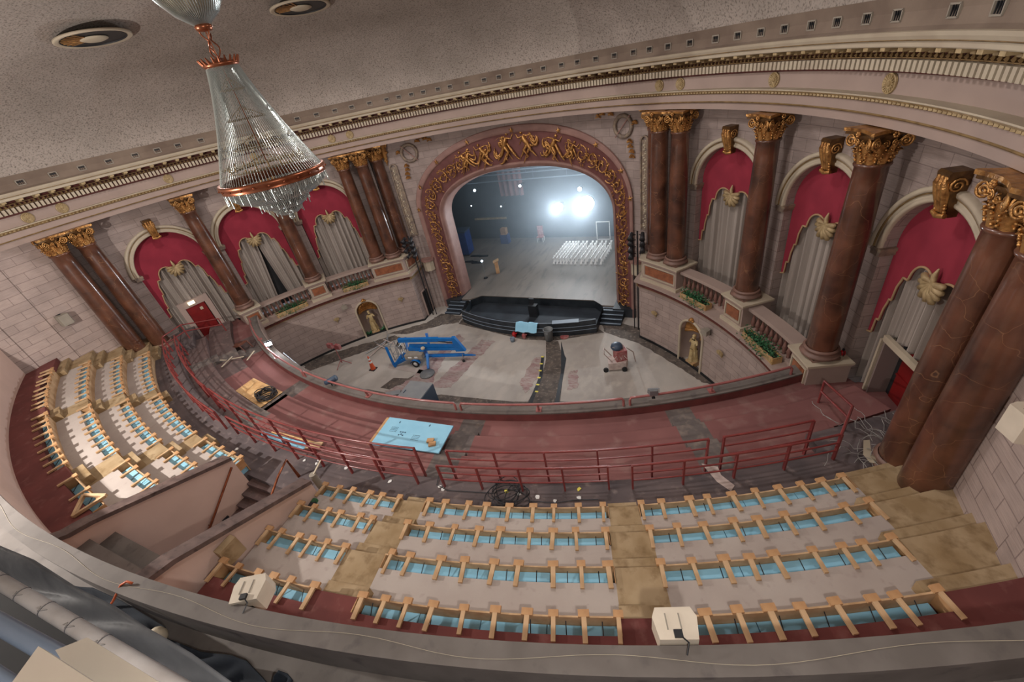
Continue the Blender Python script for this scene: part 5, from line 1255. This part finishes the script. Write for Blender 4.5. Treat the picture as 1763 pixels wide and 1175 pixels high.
# ================================================================= THINGS ON THE MAIN FLOOR
t = thing('boom_lift', 'blue towable boom lift trailer parked on the left of the main floor', 'boom lift', (-4.69, 17.16, 0), rad(12)); t.scale = (.72, .72, .76)
def part(nm, mt, fn, sm=False, par=None):
    m = MB(); fn(m); return m.build(nm, mt, par or t, sm)
part('chassis', 'liftblue', lambda m: (m.beam((-2.0, 0, .55), (3.6, 0, .55), .28, .18), m.beam((-.8, -.75, .42), (-.8, .75, .42), .14, .14), m.beam((-2.4, 0, .62), (-1.2, 0, .62), .7, .16)))
part('drawbar', 'liftblue', lambda m: (m.beam((2.6, 0, .55), (4.4, 0, .5), .12, .12), m.beam((4.2, 0, .5), (4.65, 0, .48), .08, .08)))
def whl(y):
    o = part('wheel', 'rubber', lambda m: (m.lathe([(.2, -.1), (.31, -.1), (.34, -.05), (.34, .05), (.31, .1), (.2, .1)], 26), m.tf(Matrix.Translation((-.8, y, .34)) @ Matrix.Rotation(PI / 2, 4, 'X'))), True)
    part('rim', 'white', lambda m: (m.lathe([(0, -.06), (.08, -.09), (.12, -.04), (.2, -.08), (.21, .0), (0, .04)], 20), m.tf(Matrix.Translation((-.8, y - .0, .34)) @ Matrix.Rotation(PI / 2 if y < 0 else -PI / 2, 4, 'X') @ Matrix.Scale(-1, 4, (0, 0, 1)))), True, o)
whl(-.85); whl(.85)
for y in (-.85, .85): part('fender', 'liftblue', lambda m, y=y: m.grid([[(-.8 - .46 * cos(PI * k / 10), y - .16, .36 + .4 * sin(PI * k / 10)), (-.8 - .46 * cos(PI * k / 10), y + .16, .36 + .4 * sin(PI * k / 10))] for k in range(11)]))
part('jockey_wheel', 'rubber', lambda m: (m.lathe([(0, -.05), (.13, -.05), (.13, .05), (0, .05)], 14), m.tf(Matrix.Translation((3.55, -.3, .14)) @ Matrix.Rotation(PI / 2, 4, 'X'))))
part('jack_tube', 'greymetal', lambda m: m.tube([(3.55, -.22, .15), (3.55, -.22, .8)], .035, 6))
part('engine_cover', 'speakergrey', lambda m: (m.box((-.85, -.45, .95), (1.7, .7, .42)), m.box((-.85, .45, .95), (1.7, .7, .42))))
part('control_panel', 'white', lambda m: (m.box((-1.2, -.81, .95), (.34, .02, .14)), m.box((-.6, -.81, .95), (.3, .02, .14))))
part('turret', 'liftblue', lambda m: (m.box((-.2, 0, .9), (.5, .5, .7)), m.beam((-.2, 0, 1.0), (-1.3, 0, 1.55), .3, .3)))
part('lower_boom', 'liftblue', lambda m: (m.beam((-1.5, .0, 1.35), (3.2, .0, 1.25), .24, .3), m.beam((-1.3, 0, 1.7), (3.1, 0, 1.52), .2, .2)))
part('upper_boom', 'liftblue', lambda m: (m.beam((-2.2, .0, 2.25), (1.6, .0, 2.2), .3, .32), m.beam((1.4, 0, 2.2), (3.1, 0, 2.12), .24, .25)))
part('knuckle', 'liftblue', lambda m: (m.face([(2.9, -.16, 2.35), (3.2, -.16, 2.35), (3.9, -.16, 1.0), (3.0, -.16, 1.0)]), m.face([(2.9, .16, 2.35), (3.2, .16, 2.35), (3.9, .16, 1.0), (3.0, .16, 1.0)]), m.grid([[(x, -.16, z), (x, .16, z)] for x, z in ((2.9, 2.35), (3.2, 2.35), (3.9, 1.0), (3.0, 1.0), (2.9, 2.35))])))
part('lift_cylinder', 'cable', lambda m: m.tube([(1.5, 0, 2.0), (3.1, 0, 1.75)], .05, 8))
part('cylinder_sleeve', 'speakergrey', lambda m: m.tube([(.4, 0, 2.02), (1.6, 0, 1.98)], .075, 8))
for (x0, y0, x1, y1, z1) in ((.3, -.3, .55, -1.35, .12), (.35, .3, .2, .9, 2.3), (-2.2, -.3, -3.0, -.9, .1), (-1.9, .4, -2.1, 1.0, 1.9)):
    part('outrigger', 'liftblue', lambda m: m.beam((x0, y0, .95 if z1 < 1 else 1.0), (x1, y1, z1), .2, .2))
part('rear_arm', 'liftblue', lambda m: (m.beam((-1.6, -.4, .7), (-3.1, -.75, .2), .22, .22), m.beam((-3.1, -.75, .2), (-3.35, -.5, 1.9), .22, .22)))
part('basket', 'greymetal', lambda m: [m.tube([(x, y, .5), (x, y, 1.9)], .03, 5) for x in (-3.0, -2.5, -2.1) for y in (-.45, .45)] + [m.tube([(-3.0, -.45, z), (-2.1, -.45, z), (-2.1, .45, z), (-3.0, .45, z)], .028, 5, closed=True) for z in (.5, 1.1, 1.9)])
part('beacon', 'tapeish', lambda m: (m.lathe([(0, 0), (.17, 0), (.2, .1), (.14, .18), (0, .2)], 14), m.tf(Matrix.Translation((.1, -.35, 1.5)))))
part('hoses', 'cable', lambda m: [m.tube([(-2.2, .1 * k - .2, 2.2), (-2.5, .1 * k - .2, 1.8), (-2.2, .1 * k - .2, 1.4)], .03, 5) for k in range(5)])
# loose scaffold parts by the lift
R_ = random.Random(17)
for i in range(9):
    px = R_.uniform(648, 672); py = R_.uniform(583, 606); p = at(px, py, 0); a = R_.uniform(0, PI); l = R_.uniform(.4, .9)
    m = MB(); m.tube([(p.x - l * cos(a), p.y - l * sin(a), .06), (p.x + l * cos(a), p.y + l * sin(a), R_.uniform(.06, .4))], .03, 5)
    o = m.build('scaffold_tube', 'greymetal' if i % 3 else 'dustwhite'); tag(o, 'loose scaffold tube in the jumble left of the blue boom lift', 'tube', 'scaffold tubes')
t = thing('traffic_cone', 'tall orange traffic cone with two white bands left of the lift', 'traffic cone', at(643, 636, 0))
m = MB(); m.box((0, 0, .02), (.42, .42, .04)); m.build('base', 'rubber', t)
m = MB(); m.lathe([(.17, .04), (.10, .55)], 18); m.lathe([(.088, .66), (.075, .78)], 18); m.lathe([(.06, .9), (.04, 1.05), (0, 1.06)], 18); m.build('cone', 'orange', t, True)
m = MB(); m.lathe([(.102, .54), (.088, .67)], 18); m.lathe([(.077, .77), (.06, .9)], 18); m.build('reflective_band', 'white', t, True)
t = thing('tripod_work_light', 'dark red two-headed tripod work light left of the traffic cone', 'work light', at(591, 629, 0))
for k in range(3): a = 2 * PI * k / 3 + .5; m = MB(); m.tube([(.0, 0, .45), (.6 * cos(a), .6 * sin(a), .02)], .025, 5); m.build('leg', 'machinered', t)
m = MB(); m.tube([(0, 0, .2), (0, 0, 1.5)], .03, 6); m.build('pole', 'machinered', t)
for x in (-.35, .35): m = MB(); m.box((x, 0, 1.6), (.42, .2, .34)); m.build('lamp_head', 'machinered', t)
m = MB(); m.beam((-.4, 0, 1.45), (.4, 0, 1.45), .05, .05); m.build('crossbar', 'machinered', t)
# grey chest, disc, bucket, tools
t = thing('equipment_chest', 'big grey cabinet with dark blue side just beyond the loge rail', 'cabinet', (-2.55, 13.2, 0), .04)
m = MB(); m.box((0, 0, .65), (1.5, 1.3, 1.2)); m.build('body', 'navy', t)
m = MB(); m.box((-.02, 0, 1.28), (1.48, 1.32, .06)); m.build('lid', 'box_grey', t)
m = MB(); m.box((-.55, -.25, 1.315), (.06, .26, .01)); m.build('lettering_strip', 'navy', t)
m = MB(); m.box((0, 0, .03), (1.3, 1.1, .06)); m.build('skid', 'black', t)
p = at(736, 645, 0); m = MB(); m.lathe([(0, .0), (.46, .0), (.48, .05), (.46, .1), (0, .12)], 28); o = m.build('round_lid', 'plasticgrey', loc=(p.x, p.y, 0), smooth=True); tag(o, 'round grey lid on the floor in front of the lift', 'lid')
p = at(681, 688, 0); m = MB(); m.box((0, 0, .25), (.9, .4, .5)); o = m.build('small_crate', 'box_grey', loc=(p.x, p.y, 0), rz=.5); tag(o, 'small grey box tucked left of the big grey cabinet', 'box')
t = thing('trash_bin', 'tall grey-blue plastic bin standing by the orchestra pit', 'bin', at(946, 586, 0))
m = MB(); m.lathe([(0, .02), (.24, .02), (.30, .8), (.33, .84), (.31, .86), (.28, .82), (.22, .08), (0, .08)], 26); m.build('tub', 'plasticgrey', t, True)
m = MB(); m.box((0, -.31, .7), (.16, .05, .06)); m.box((0, .31, .7), (.16, .05, .06)); m.build('handle', 'plasticgrey', t)
for x, y, c_, lab in ((886, 580, 'extred', 'red hand tool lying left of the bin by the pit'), (903, 582, 'machinered', 'red canister standing between the hand tool and the bin'), (972, 581, 'machinered', 'round reddish lid lying right of the bin by the pit')):
    p = at(x, y, 0); m = MB()
    if x == 972: m.lathe([(0, .0), (.26, 0), (.28, .05), (0, .07)], 20)
    else: m.lathe([(0, 0), (.13, 0), (.15, .25), (.07, .36), (0, .38)], 14); m.box((.12, 0, .28), (.22, .06, .06))
    o = m.build('floor_tool', c_, loc=(p.x, p.y, 0.01)); tag(o, lab, 'tool')
p = at(883, 588, 0); m = MB(); m.lathe([(0, 0), (.14, 0), (.16, .28), (.14, .28), (.12, .03), (0, .03)], 16); o = m.build('bucket', 'dustyblue', loc=(p.x, p.y, 0), smooth=True); tag(o, 'small light blue bucket beside the red hand tool', 'bucket')
t = thing('floor_grinder', 'dusty red and white floor grinding machine on the right of the main floor', 'machine', at(1064, 632, 0), .35)
m = MB(); m.prism([(-.55, -.35), (.4, -.4), (.55, 0), (.4, .4), (-.5, .35)], .1, .55); m.build('skirt', 'dustwhite', t)
m = MB(); m.box((.15, .05, .85), (.6, .6, .7), rz=.2); m.build('body', 'machinered', t)
m = MB(); m.ball((.0, .15, 1.3), .34, 10, 1, 1, .7); m.build('motor', 'navy', t, True)
for x, y in ((-.7, -.35), (.3, -.45), (.3, .45)): m = MB(); m.lathe([(0, -.05), (.14, -.05), (.14, .05), (0, .05)], 14); m.tf(Matrix.Translation((x, y, .14)) @ Matrix.Rotation(PI / 2, 4, 'X')); m.build('wheel', 'rubber', t)
m = MB(); m.tube([(-.3, -.2, .5), (-.75, -.3, 1.2), (-.7, .2, 1.25), (-.3, .3, .6)], .03, 6); m.tube([(.5, .1, 1.2), (.9, .3, .7), (1.0, .2, .1)], .03, 6); m.build('handle', 'dustwhite', t, True)
m = MB(); R_ = random.Random(3)
for k in range(7): m.tube([(R_.uniform(-.3, .3), R_.uniform(-.1, .4), 1.45), (R_.uniform(-.5, .5), R_.uniform(-.3, .4), 1.2), (R_.uniform(-.6, .6), -.4, .8)], .015, 4)
m.build('hose', 'dustwhite', t, True)
# piano-like cases and cloth by the pit
t = thing('upright_case', 'dark upright case standing in the orchestra pit behind the dust sheet', 'case', at(911, 548, .4) + Vector((0, .9, -.37)))
m = MB(); m.box((0, 0, .45), (.6, .4, .9)); m.build('case', 'black', t)
m = MB(); m.box((-.15, .25, .65), (.35, .15, 1.2)); m.build('upright_panel', 'black', t)
m = MB(); c = pit(3.0, PR_ - .08, .98); G = []
for i in range(9):
    row = []
    for j in range(7): x = -.75 + 1.5 * i / 8; yy = -.5 + .8 * j / 6; row.append((c.x + x, c.y + yy * .8, 1.03 - (max(0, -yy - .1) * 1.3) - max(0, yy - .1) * .9 + .04 * sin(i * 1.7 + j)))
    G.append(row)
m.grid(G); o = m.build('dust_sheet', 'foam', smooth=True); tag(o, 'pale blue-white dust sheet draped over the pit wall', 'cloth')
m = MB(); a_, b_ = pit(19, PR_ - .1, 1.02), pit(11, PR_ - .1, 1.02); m.beam(a_, b_, .4, .03); o = m.build('grey_board', 'dustyblue'); tag(o, 'grey board lying on the right part of the pit wall', 'board')
# lighting booms by the arch, with bracket shelves
for s in (-1, 1):
    sw = sideword(s); p = Vector((s * 7.75, 22.6, 0)) 
    t = thing('lighting_boom', 'vertical pipe with a cluster of black stage lights by the %s of the arch' % sw, 'stage lighting', p)
    m = MB(); m.tube([(0, 0, 0), (0, 0, 6.4)], .045, 8); m.tube([(.25 * -s, .1, 0), (.25 * -s, .1, 5.8)], .03, 6); m.build('pipe', 'black', t)
    k = 0
    for z in (5.1, 5.5, 5.9, 6.2):
        for x in (-.3, .3):
            o = None; m = MB(); m.lathe([(0, -.22), (.1, -.2), (.12, .1), (.15, .26), (0, .22)], 12); m.tf(Matrix.Translation((x, -.2, z)) @ Matrix.Rotation(PI / 2 + .5, 4, 'X') @ Matrix.Rotation(.3 * x, 4, 'Y')); o = m.build('lamp', 'cable', t, True)
            m = MB(); m.beam((x * .3, 0, z), (x, -.1, z), .04, .04); m.build('yoke', 'black', t)
    q = A(RP - .25, s * 26.2, 4.1); t = thing('wall_bracket_shelf', 'cream corner bracket shelf on the wall %s of the stage arch' % sw, 'shelf', q, -rad(s * 26.2), 'bracket shelves')
    m = MB(); m.prism([(-.45, .25), (.45, .25), (.45, -.15), (.2, -.4), (-.2, -.4), (-.45, -.15)], .0, .16); m.build('shelf', 'archband', t)
    m = MB(); m.prism([(-.38, .25), (.38, .25), (.38, -.1), (.16, -.32), (-.16, -.32), (-.38, -.1)], -.75, .0); m.build('corbel', 'cream', t)

# ================================================================= ON STAGE
def sphere_lamp(c, r, label, mt='lamp'):
    t = thing('flood_light', label, 'stage light', c, group='stage floods'); m = MB(); m.ball((0, 0, 0), r, 16); m.build('bulb', mt, t, True)
    m = MB(); m.lathe([(r * 1.02, -.02), (r * .9, -.5), (r * .6, -.8), (0, -.8)], 20); m.tf(Matrix.Rotation(PI / 2, 4, 'X') @ Matrix.Translation((0, 0, -.1))); m.build('housing', 'black', t, True); return t
sphere_lamp((-.75, 34.2, 4.15), .36, 'smaller of the two glaring white floodlights at the back of the stage')
sphere_lamp((1.7, 34.2, 4.35), .60, 'larger glaring white floodlight at the back right of the stage')
sphere_lamp((1.1, 34.6, 5.45), .16, 'small bright lamp just above the larger stage floodlight', 'lampsmall')
for x, z, lab in ((-8.9, 5.9, 'small blue-white lamp at the upper left of the stage'), (-4.3, 6.0, 'small blue-white lamp under the red drape on stage'), (-9.6, 4.5, 'tiny lamp low on the left of the stage'), (-6.5, 4.3, 'tiny lamp above the yellow batten on stage')): sphere_lamp((x, 34.8, z), .11 if z > 5 else .055, lab, 'lampsmall')
t = thing('ghost_light', 'lit bulb on a thin stand on the left of the stage', 'lamp', (-5.5, 27.75, .6))
m = MB(); m.tube([(0, 0, 0), (0, 0, 1.45)], .02, 6); m.build('pole', 'greymetal', t)
m = MB(); m.lathe([(0, 0), (.18, 0), (.18, .03), (0, .04)], 16); m.build('base', 'black', t)
m = MB(); m.ball((0, 0, 1.53), .085, 10); m.build('bulb', 'lampsmall', t, True)
t = thing('podium', 'small tan lectern standing near the ghost light', 'lectern', (-4.8, 28.75, .6), .3)
m = MB(); m.box((0, 0, .5), (.26, .3, 1.0)); m.build('column', 'wood2', t)
m = MB(); m.beam((-.24, 0, 1.0), (.24, .1, 1.16), .5, .04); m.build('desk', 'wood', t)
fs = None
ROWP = [(-.35, 6), (-.05, 6), (.25, 6), (.5, 6), (.75, 6), (1.15, 4), (1.5, 4), (2.0, 2), (2.35, 2), (2.8, 2), (3.15, 2), (3.6, 2)]
for i, (x, n) in enumerate(ROWP):
    lab = 'row of white lattice pieces standing on stage, %s from the left' % ORD[i]
    if fs is None:
        fs = thing('white_lattice_row', lab, 'lattice row', group='white lattice rows on stage')
        for sg in (-1, 1):
            m = MB()
            for k in range(7): y = -1.5 + .5 * k; m.beam((-.06 * sg, y, 0), (.06 * sg, y + .45, .62), .07, .045)
            m.build('frame', 'white', fs)
        m = MB(); m.beam((0, -1.5, .55), (0, 1.9, .55), .05, .05); m.build('top_rail', 'white', fs); o = fs
    else: o = dup(fs, (0, 0, 0), label=lab)
    o.location = (x, 32.0, .6); o.rotation_euler = (0, 0, -.04)
t = thing('blue_bin', 'large blue wheeled bin at the back left of the stage', 'bin', (-10.2, 32.6, .6), .1)
m = MB(); m.prism([(-.8, -.6), (.8, -.6), (.8, .6), (-.8, .6)], .15, 2.3); m.build('body', 'bluebin', t)
m = MB(); m.box((0, 0, 2.36), (1.75, 1.35, .12)); m.build('lid', 'navy', t)
for x in (-.6, .6): m = MB(); m.lathe([(0, -.05), (.1, -.05), (.1, .05), (0, .05)], 12); m.tf(Matrix.Translation((x, -.4, .1)) @ Matrix.Rotation(PI / 2, 4, 'X')); m.build('wheel', 'rubber', t)
t = thing('red_cart', 'long reddish flat bench on the left of the stage', 'bench', (-10.4, 30.4, .6), .1)
m = MB(); m.box((0, 0, .75), (1.0, 2.0, .08)); m.build('top', 'stainedred', t)
for x in (-.4, .4):
    for y in (-.85, .85): m = MB(); m.box((x, y, .36), (.06, .06, .72)); m.build('leg', 'black', t)
R_ = random.Random(5)
for i in range(7):
    m = MB(); m.box((0, 0, .05), (R_.uniform(.5, 1.1), R_.uniform(.1, .25), .1)); o = m.build('timber_piece', 'black', loc=(-8.3 + R_.uniform(-.8, .8), 31.2 + R_.uniform(-.9, .9), .6), rz=R_.uniform(-.4, .4)); tag(o, 'dark timber piece lying on the stage right of the long bench', 'timber', 'timber pieces on stage')
t = thing('red_drape', 'faded red drape hanging high at the back of the stage', 'drape', (-6.3, 35.5, 0))
m = MB(); m.grid([[(x * (1.0 if z > 7.5 else .75) + (0 if z > 7.5 else .8), .1 * sin(x * 9), z) for z in (5.0, 7.4, 7.7, 8.8)] for x in frange(-1.5, 1.5, 40)]); m.build('cloth', 'archred', t, True)
for i, (y, z) in enumerate(((27.6, 9.6), (30, 8.8), (32, 8.0), (33.5, 7.4), (35, 6.5))):
    m = MB(); m.tube([(-12.5, y, z), (12.5, y, z)], .05, 6)
    for k in range(9): m.tube([(-12 + 3 * k, y, z), (-12 + 3 * k, y, 13)], .01, 3)
    o = m.build('fly_batten', 'greymetal' if i == 0 else 'dustyblue'); tag(o, 'horizontal fly batten across the stage, %s from the audience' % ORD[i], 'batten', 'fly battens')
t = thing('cream_box', 'small tan box on a trolley at the back of the stage', 'box', (-6.9, 35.2, .6)); m = MB(); m.box((0, 0, 1.2), (.55, .5, .6)); m.build('box', 'wood2', t); m = MB(); m.box((0, 0, .45), (.8, .6, .9)); m.build('trolley', 'bluebin', t)
m = MB(); m.box((0, 0, 0), (3.4, .15, .16)); o = m.build('yellow_batten', 'goldpaint', loc=(-8.2, 35.4, 3.0), rz=0); tag(o, 'horizontal yellowish beam on the back wall of the stage', 'beam')
t = thing('red_chair', 'red chair with white legs against the back wall of the stage', 'chair', (-3.3, 35.4, .6)); m = MB(); m.box((0, 0, .5), (.6, .5, .1)); m.build('seat', 'machinered', t); m = MB(); m.box((-.05, .25, 1.0), (.55, .08, .9)); m.build('back', 'machinered', t)
for x in (-.4, .4):
    for y in (-.2, .2): m = MB(); m.box((x * .7, y, .22), (.05, .05, .44)); m.build('leg', 'white', t)
t = thing('window_frame_prop', 'thin white rectangular frame standing under the floodlight', 'frame', (2.6, 35.6, .6)); m = MB()
for x, z, w_, h in ((0, 0.05, 1.2, .06), (0, 1.65, 1.2, .06), (-.57, .85, .06, 1.6), (.57, .85, .06, 1.6)): m.box((x, 0, z), (w_, .05, h))
m.build('frame', 'white', t)
m = MB(); R_ = random.Random(15)
for k in range(16): m.box((-13.0 + .05, 27.2 + k * .5, 1.8 + R_.uniform(0, .6)), (.3, .4, R_.uniform(1.6, 3.2)))
o = m.build('fly_rail', 'black'); tag(o, 'dark bank of fly rail gear along the left stage wall', 'fly rail')
t = thing('handrail', 'white guard rail low along the left stage wall', 'railing', (-12.4, 30.6, .6)); m = MB(); m.tube([(0, -3, .9), (0, 3, .9)], .035, 6); m.build('rail', 'greymetal', t)
for y in (-3, 0, 3): m = MB(); m.tube([(0, y, 0), (0, y, .9)], .03, 6); m.build('post', 'greymetal', t)

# ================================================================= SPEAKERS ON THE REAR PARAPET AND SIDE WALLS
def surround(c, rz, w_, d, h, label, mt='speakerwhite'):
    t = thing('surround_speaker', label, 'speaker', c, rz)
    m = MB(); P = [(-w_ / 2, d * .2), (-w_ * .42, -d / 2), (w_ * .42, -d / 2), (w_ / 2, d * .2), (w_ * .4, d / 2), (-w_ * .4, d / 2)]; m.prism(P, -h / 2, h / 2); m.build('cabinet', mt, t)
    m = MB(); m.box((-w_ * .2, .05 * d, h / 2 + .005), (w_ * .03, d * .5, .01)); m.box((w_ * .1, .05 * d, h / 2 + .005), (w_ * .03, d * .5, .01)); m.build('rib', 'speakergrey', t)
    m = MB(); m.box((0, -d * .35, h / 2 + .02), (.1, .08, .04)); m.tube([(0, -d * .35, h / 2 + .03), (.1, -d * .6, h / 2), (.05, -d * .9, h / 2 - .05)], .01, 5); m.build('cable_plug', 'black', t)
    m = MB(); m.box((0, -d / 2 - .05, -.05), (.16, .18, .1)); m.build('bracket', 'black', t)
    return t
surround(B(REND - .22, 20.0, 8.98), rad(20.0), .54, .36, .34, 'white surround speaker on the rear parapet at the right')
surround(B(REND - .24, 9.2, 8.92), rad(9.0) + .35, .52, .4, .34, 'white surround speaker on the rear parapet left of centre')
surround(Vector((16.2, 7.05, 9.25)), PI / 2 + .3, .42, .4, .52, 'off-white wall speaker behind the rearmost right column', 'speakerwhite')
surround(Vector((-16.2, 6.9, 8.75)), -PI / 2, .5, .4, .5, 'pale wall speaker on the left side wall', 'speakergrey')
m = MB(); P = [B(REND + .14, a, 9.05 + .005 * sin(a)) + Vector((0, .06 * sin(a * 1.1), 0)) for a in frange(-4, 30, 90)]; m.tube(P, .003, 4); o = m.build('parapet_wire', 'tapeish', smooth=True); tag(o, 'thin white wire lying along the rear parapet top', 'wire')
# ================================================================= FOREGROUND BY THE CAMERA
def fgtube(pts, r, name, mt, label, cat, n=16, sm=True):
    m = MB(); m.tube(pts, r, n); o = m.build(name, mt, smooth=sm); tag(o, label, cat); return o
def ribbon(top, bot, z0, z1, n, k, amp, seed, name, mt, label, cat):
    R_ = random.Random(seed); ph = [R_.uniform(0, 6) for _ in range(4)]
    def lerp(L_, f):
        x = f * (len(L_) - 1); i = min(int(x), len(L_) - 2); g = x - i; return (L_[i][0] + (L_[i + 1][0] - L_[i][0]) * g, L_[i][1] + (L_[i + 1][1] - L_[i][1]) * g)
    G = []
    for i in range(n + 1):
        f = i / n; a_, b_ = lerp(top, f), lerp(bot, f); A_, B_ = at(a_[0], a_[1], z0), at(b_[0], b_[1], z1); row = []
        for j in range(k + 1):
            g = j / k; p = A_ + (B_ - A_) * g; p = p + Vector((0, 0, amp * (sin(f * 9 + ph[0] + g * 4) + .6 * sin(f * 23 + g * 9 + ph[1])) * (sin(PI * g) + .15))); row.append(p)
        G.append(row)
    m = MB(); m.grid(G); o = m.build(name, mt, smooth=True)
    so = o.modifiers.new('thick', 'SOLIDIFY'); so.thickness = .012
    return tag(o, label, cat)
ribbon([(-60, 915), (60, 965), (130, 1010), (200, 1045), (255, 1082), (330, 1125), (420, 1190)], [(-60, 980), (60, 1055), (130, 1090), (200, 1135), (240, 1160), (300, 1190), (340, 1215)], 12.9, 12.6, 60, 14, .05, 3, 'plastic_sheet', 'sheet', 'translucent grey plastic sheet draped along the walkway at the lower left', 'plastic sheet')
ribbon([(120, 1010), (160, 1012), (210, 1035), (255, 1062), (285, 1080)], [(150, 1035), (190, 1060), (225, 1080), (255, 1100), (275, 1095)], 8.75, 8.6, 40, 10, .05, 4, 'black_cloth', 'blackcloth', 'black cloth bundled against the back of the parapet at the lower left', 'cloth')
ribbon([(285, 1098), (345, 1122), (400, 1130), (425, 1138), (455, 1170), (470, 1190)], [(290, 1130), (345, 1165), (380, 1185), (400, 1195), (430, 1200), (450, 1200)], 8.5, 8.3, 40, 10, .05, 5, 'black_cloth', 'blackcloth', 'black cloth spread on the floor behind the parapet at the bottom edge', 'cloth')
ribbon([(470, 1165), (480, 1155), (495, 1160), (505, 1172)], [(470, 1185), (480, 1188), (495, 1188), (505, 1188)], 8.5, 8.3, 12, 6, .03, 6, 'black_cloth', 'blackcloth', 'small dark bundle of cloth at the bottom edge, right of the larger spread', 'cloth')
p = at(256, 1081, 9.0); m = MB(); m.ball((0, 0, 0), .13, 10, 1, .8, 1.1); o = m.build('cloth_tie', 'tapeish', loc=(p.x, p.y, 8.75), smooth=True); tag(o, 'tan knot of padding at the end of the black cloth roll', 'padding')
fgtube([at(228, 1005, 9.07), at(218, 1002, 9.12), at(208, 1008, 9.05), at(195, 1035, 8.9), at(183, 1052, 8.7)], .02, 'extension_cord', 'orangecable', 'orange cord looped over the rear parapet at the lower left', 'cord', 6)
a_, b_ = at(-60, 965, 13.5), at(205, 1125, 13.5)
t = thing('flexible_duct', 'fat pale flexible duct running down the lower left corner', 'duct')
m = MB(); m.tube([a_ + (b_ - a_) * (k / 14) for k in range(-6, 24)], .032, 20); m.build('hose', 'duct', t, True)
d = (b_ - a_).normalized(); u1 = d.cross(Vector((0, 0, 1))).normalized(); u2 = u1.cross(d)
for k in range(6):
    c = a_ + (b_ - a_) * (.12 + .16 * k); m = MB(); m.tube([c + u1 * .033 * cos(q) + u2 * .033 * sin(q) + d * .015 * sin(q) for q in [2 * PI * j / 20 for j in range(20)]], .0015, 5, closed=True)
    m.tube([c + u2 * .032, c + u2 * .045 + d * .03 + u1 * .02, c + u2 * .035 + d * .06], .001, 4); m.build('tie', 'cable', t)
a_, b_ = at(-80, 1030, 13.9), at(135, 1150, 13.9)
fgtube([a_ + (b_ - a_) * (k / 6) for k in range(-4, 9)], .028, 'blue_grey_pipe', 'bluepipe', 'blue-grey pipe below the pale duct at the lower left', 'pipe')
a_, b_ = at(-60, 1120, 14.2), at(60, 1200, 14.2)
fgtube([a_, b_], .012, 'blue_grey_pipe', 'bluepipe', 'thin blue-grey pipe cut by the bottom left corner', 'pipe')
def slab(px, z, th, label):
    P = [at(x, y, z) for x, y in px]; m = MB(); m.prism([(q.x, q.y) for q in P], z - th, z); o = m.build('ceiling_tile', 'board'); recalc(o); tag(o, label, 'board', 'pale boards by the camera')
slab([(95, 1120), (150, 1098), (290, 1185), (300, 1260), (180, 1260)], 14.55, .02, 'pale board at the bottom left, the right one of two')
slab([(10, 1190), (66, 1113), (200, 1200), (200, 1300), (-40, 1300)], 14.62, .02, 'pale board at the bottom left, the left one of two')
m = MB(); m.prism([(3.0, -.42), (10.9, -.12), (11.2, -1.6), (3.0, -2.6)], 12.2, 12.3); struct(recalc(m.build('dark_gap_backing', 'shadow_black')))  # added black sheet standing in for the dark gap below pipes and boards
# small things round the stairwell
t = thing('insulation_tube', 'grey-green tube standing at the front end of the right stairwell wall', 'tube', (1.72, 4.42, 5.36)); m = MB(); m.tube([(0, 0, 0), (-.03, -.02, 1.05)], .10, 12); m.build('tube', 'speakergrey', t, True)
m = MB(); m.beam((0, 0, 1.05), (.05, .35, 1.25), .05, .02); m.build('loose_strap', 'tapeish', t)
m = MB(); m.box((0, 0, 0), (.16, .3, .09)); o = m.build('marker_block', 'cable', loc=(2.05, 3.72, 5.955), rz=.2); tag(o, 'small dark block with green end on the first tier beside the right stairwell wall', 'block')
m = MB(); m.box((0, .19, 0), (.14, .12, .1)); m.build('green_end', 'leaf', o)
t = thing('wooden_triangle', 'triangular timber frame lying behind the left stairwell wall, rearmost row', 'timber frame', (-3.15, 1.45, 7.0))
for a_, b_ in (((-.5, 0, .36), (.35, .2, .4)), ((-.5, 0, .36), (.1, -.5, .36)), ((.35, .2, .4), (.1, -.5, .36))): m = MB(); m.beam(a_, b_, .08, .08); m.build('rail', 'wood', t)
m = MB(); m.box((-1.775, 3.0, 4.75), (.03, .2, .12)); o = m.build('wall_outlet', 'cable'); tag(o, 'small dark outlet plate on the pink stairwell wall', 'outlet')
m = MB(); m.box((2.34, 1.75, 7.25), (.2, .42, .5)); o = m.build('cardboard_box', 'plydirty'); tag(o, 'crumpled tan cardboard box against the right stairwell wall', 'box')
# ================================================================= STAGE HAZE
m = MB(); m.box((-.2, 31.3, 6.8), (26.0, 9.6, 12.1)); o = m.build('stage_haze', []); o.data.materials.clear()
hm = bpy.data.materials.new('haze'); hm.use_nodes = True; nt = hm.node_tree; nt.nodes.clear()
vo = nt.nodes.new('ShaderNodeVolumeScatter'); vo.inputs['Color'].default_value = (.75, .88, 1, 1); vo.inputs['Density'].default_value = 0.024; vo.inputs['Anisotropy'].default_value = 0.3
ou = nt.nodes.new('ShaderNodeOutputMaterial'); nt.links.new(vo.outputs[0], ou.inputs['Volume']); o.data.materials.append(hm)
tag(o, 'thin bluish haze hanging in the stage space around the floodlights', 'haze'); o['kind'] = 'stuff'
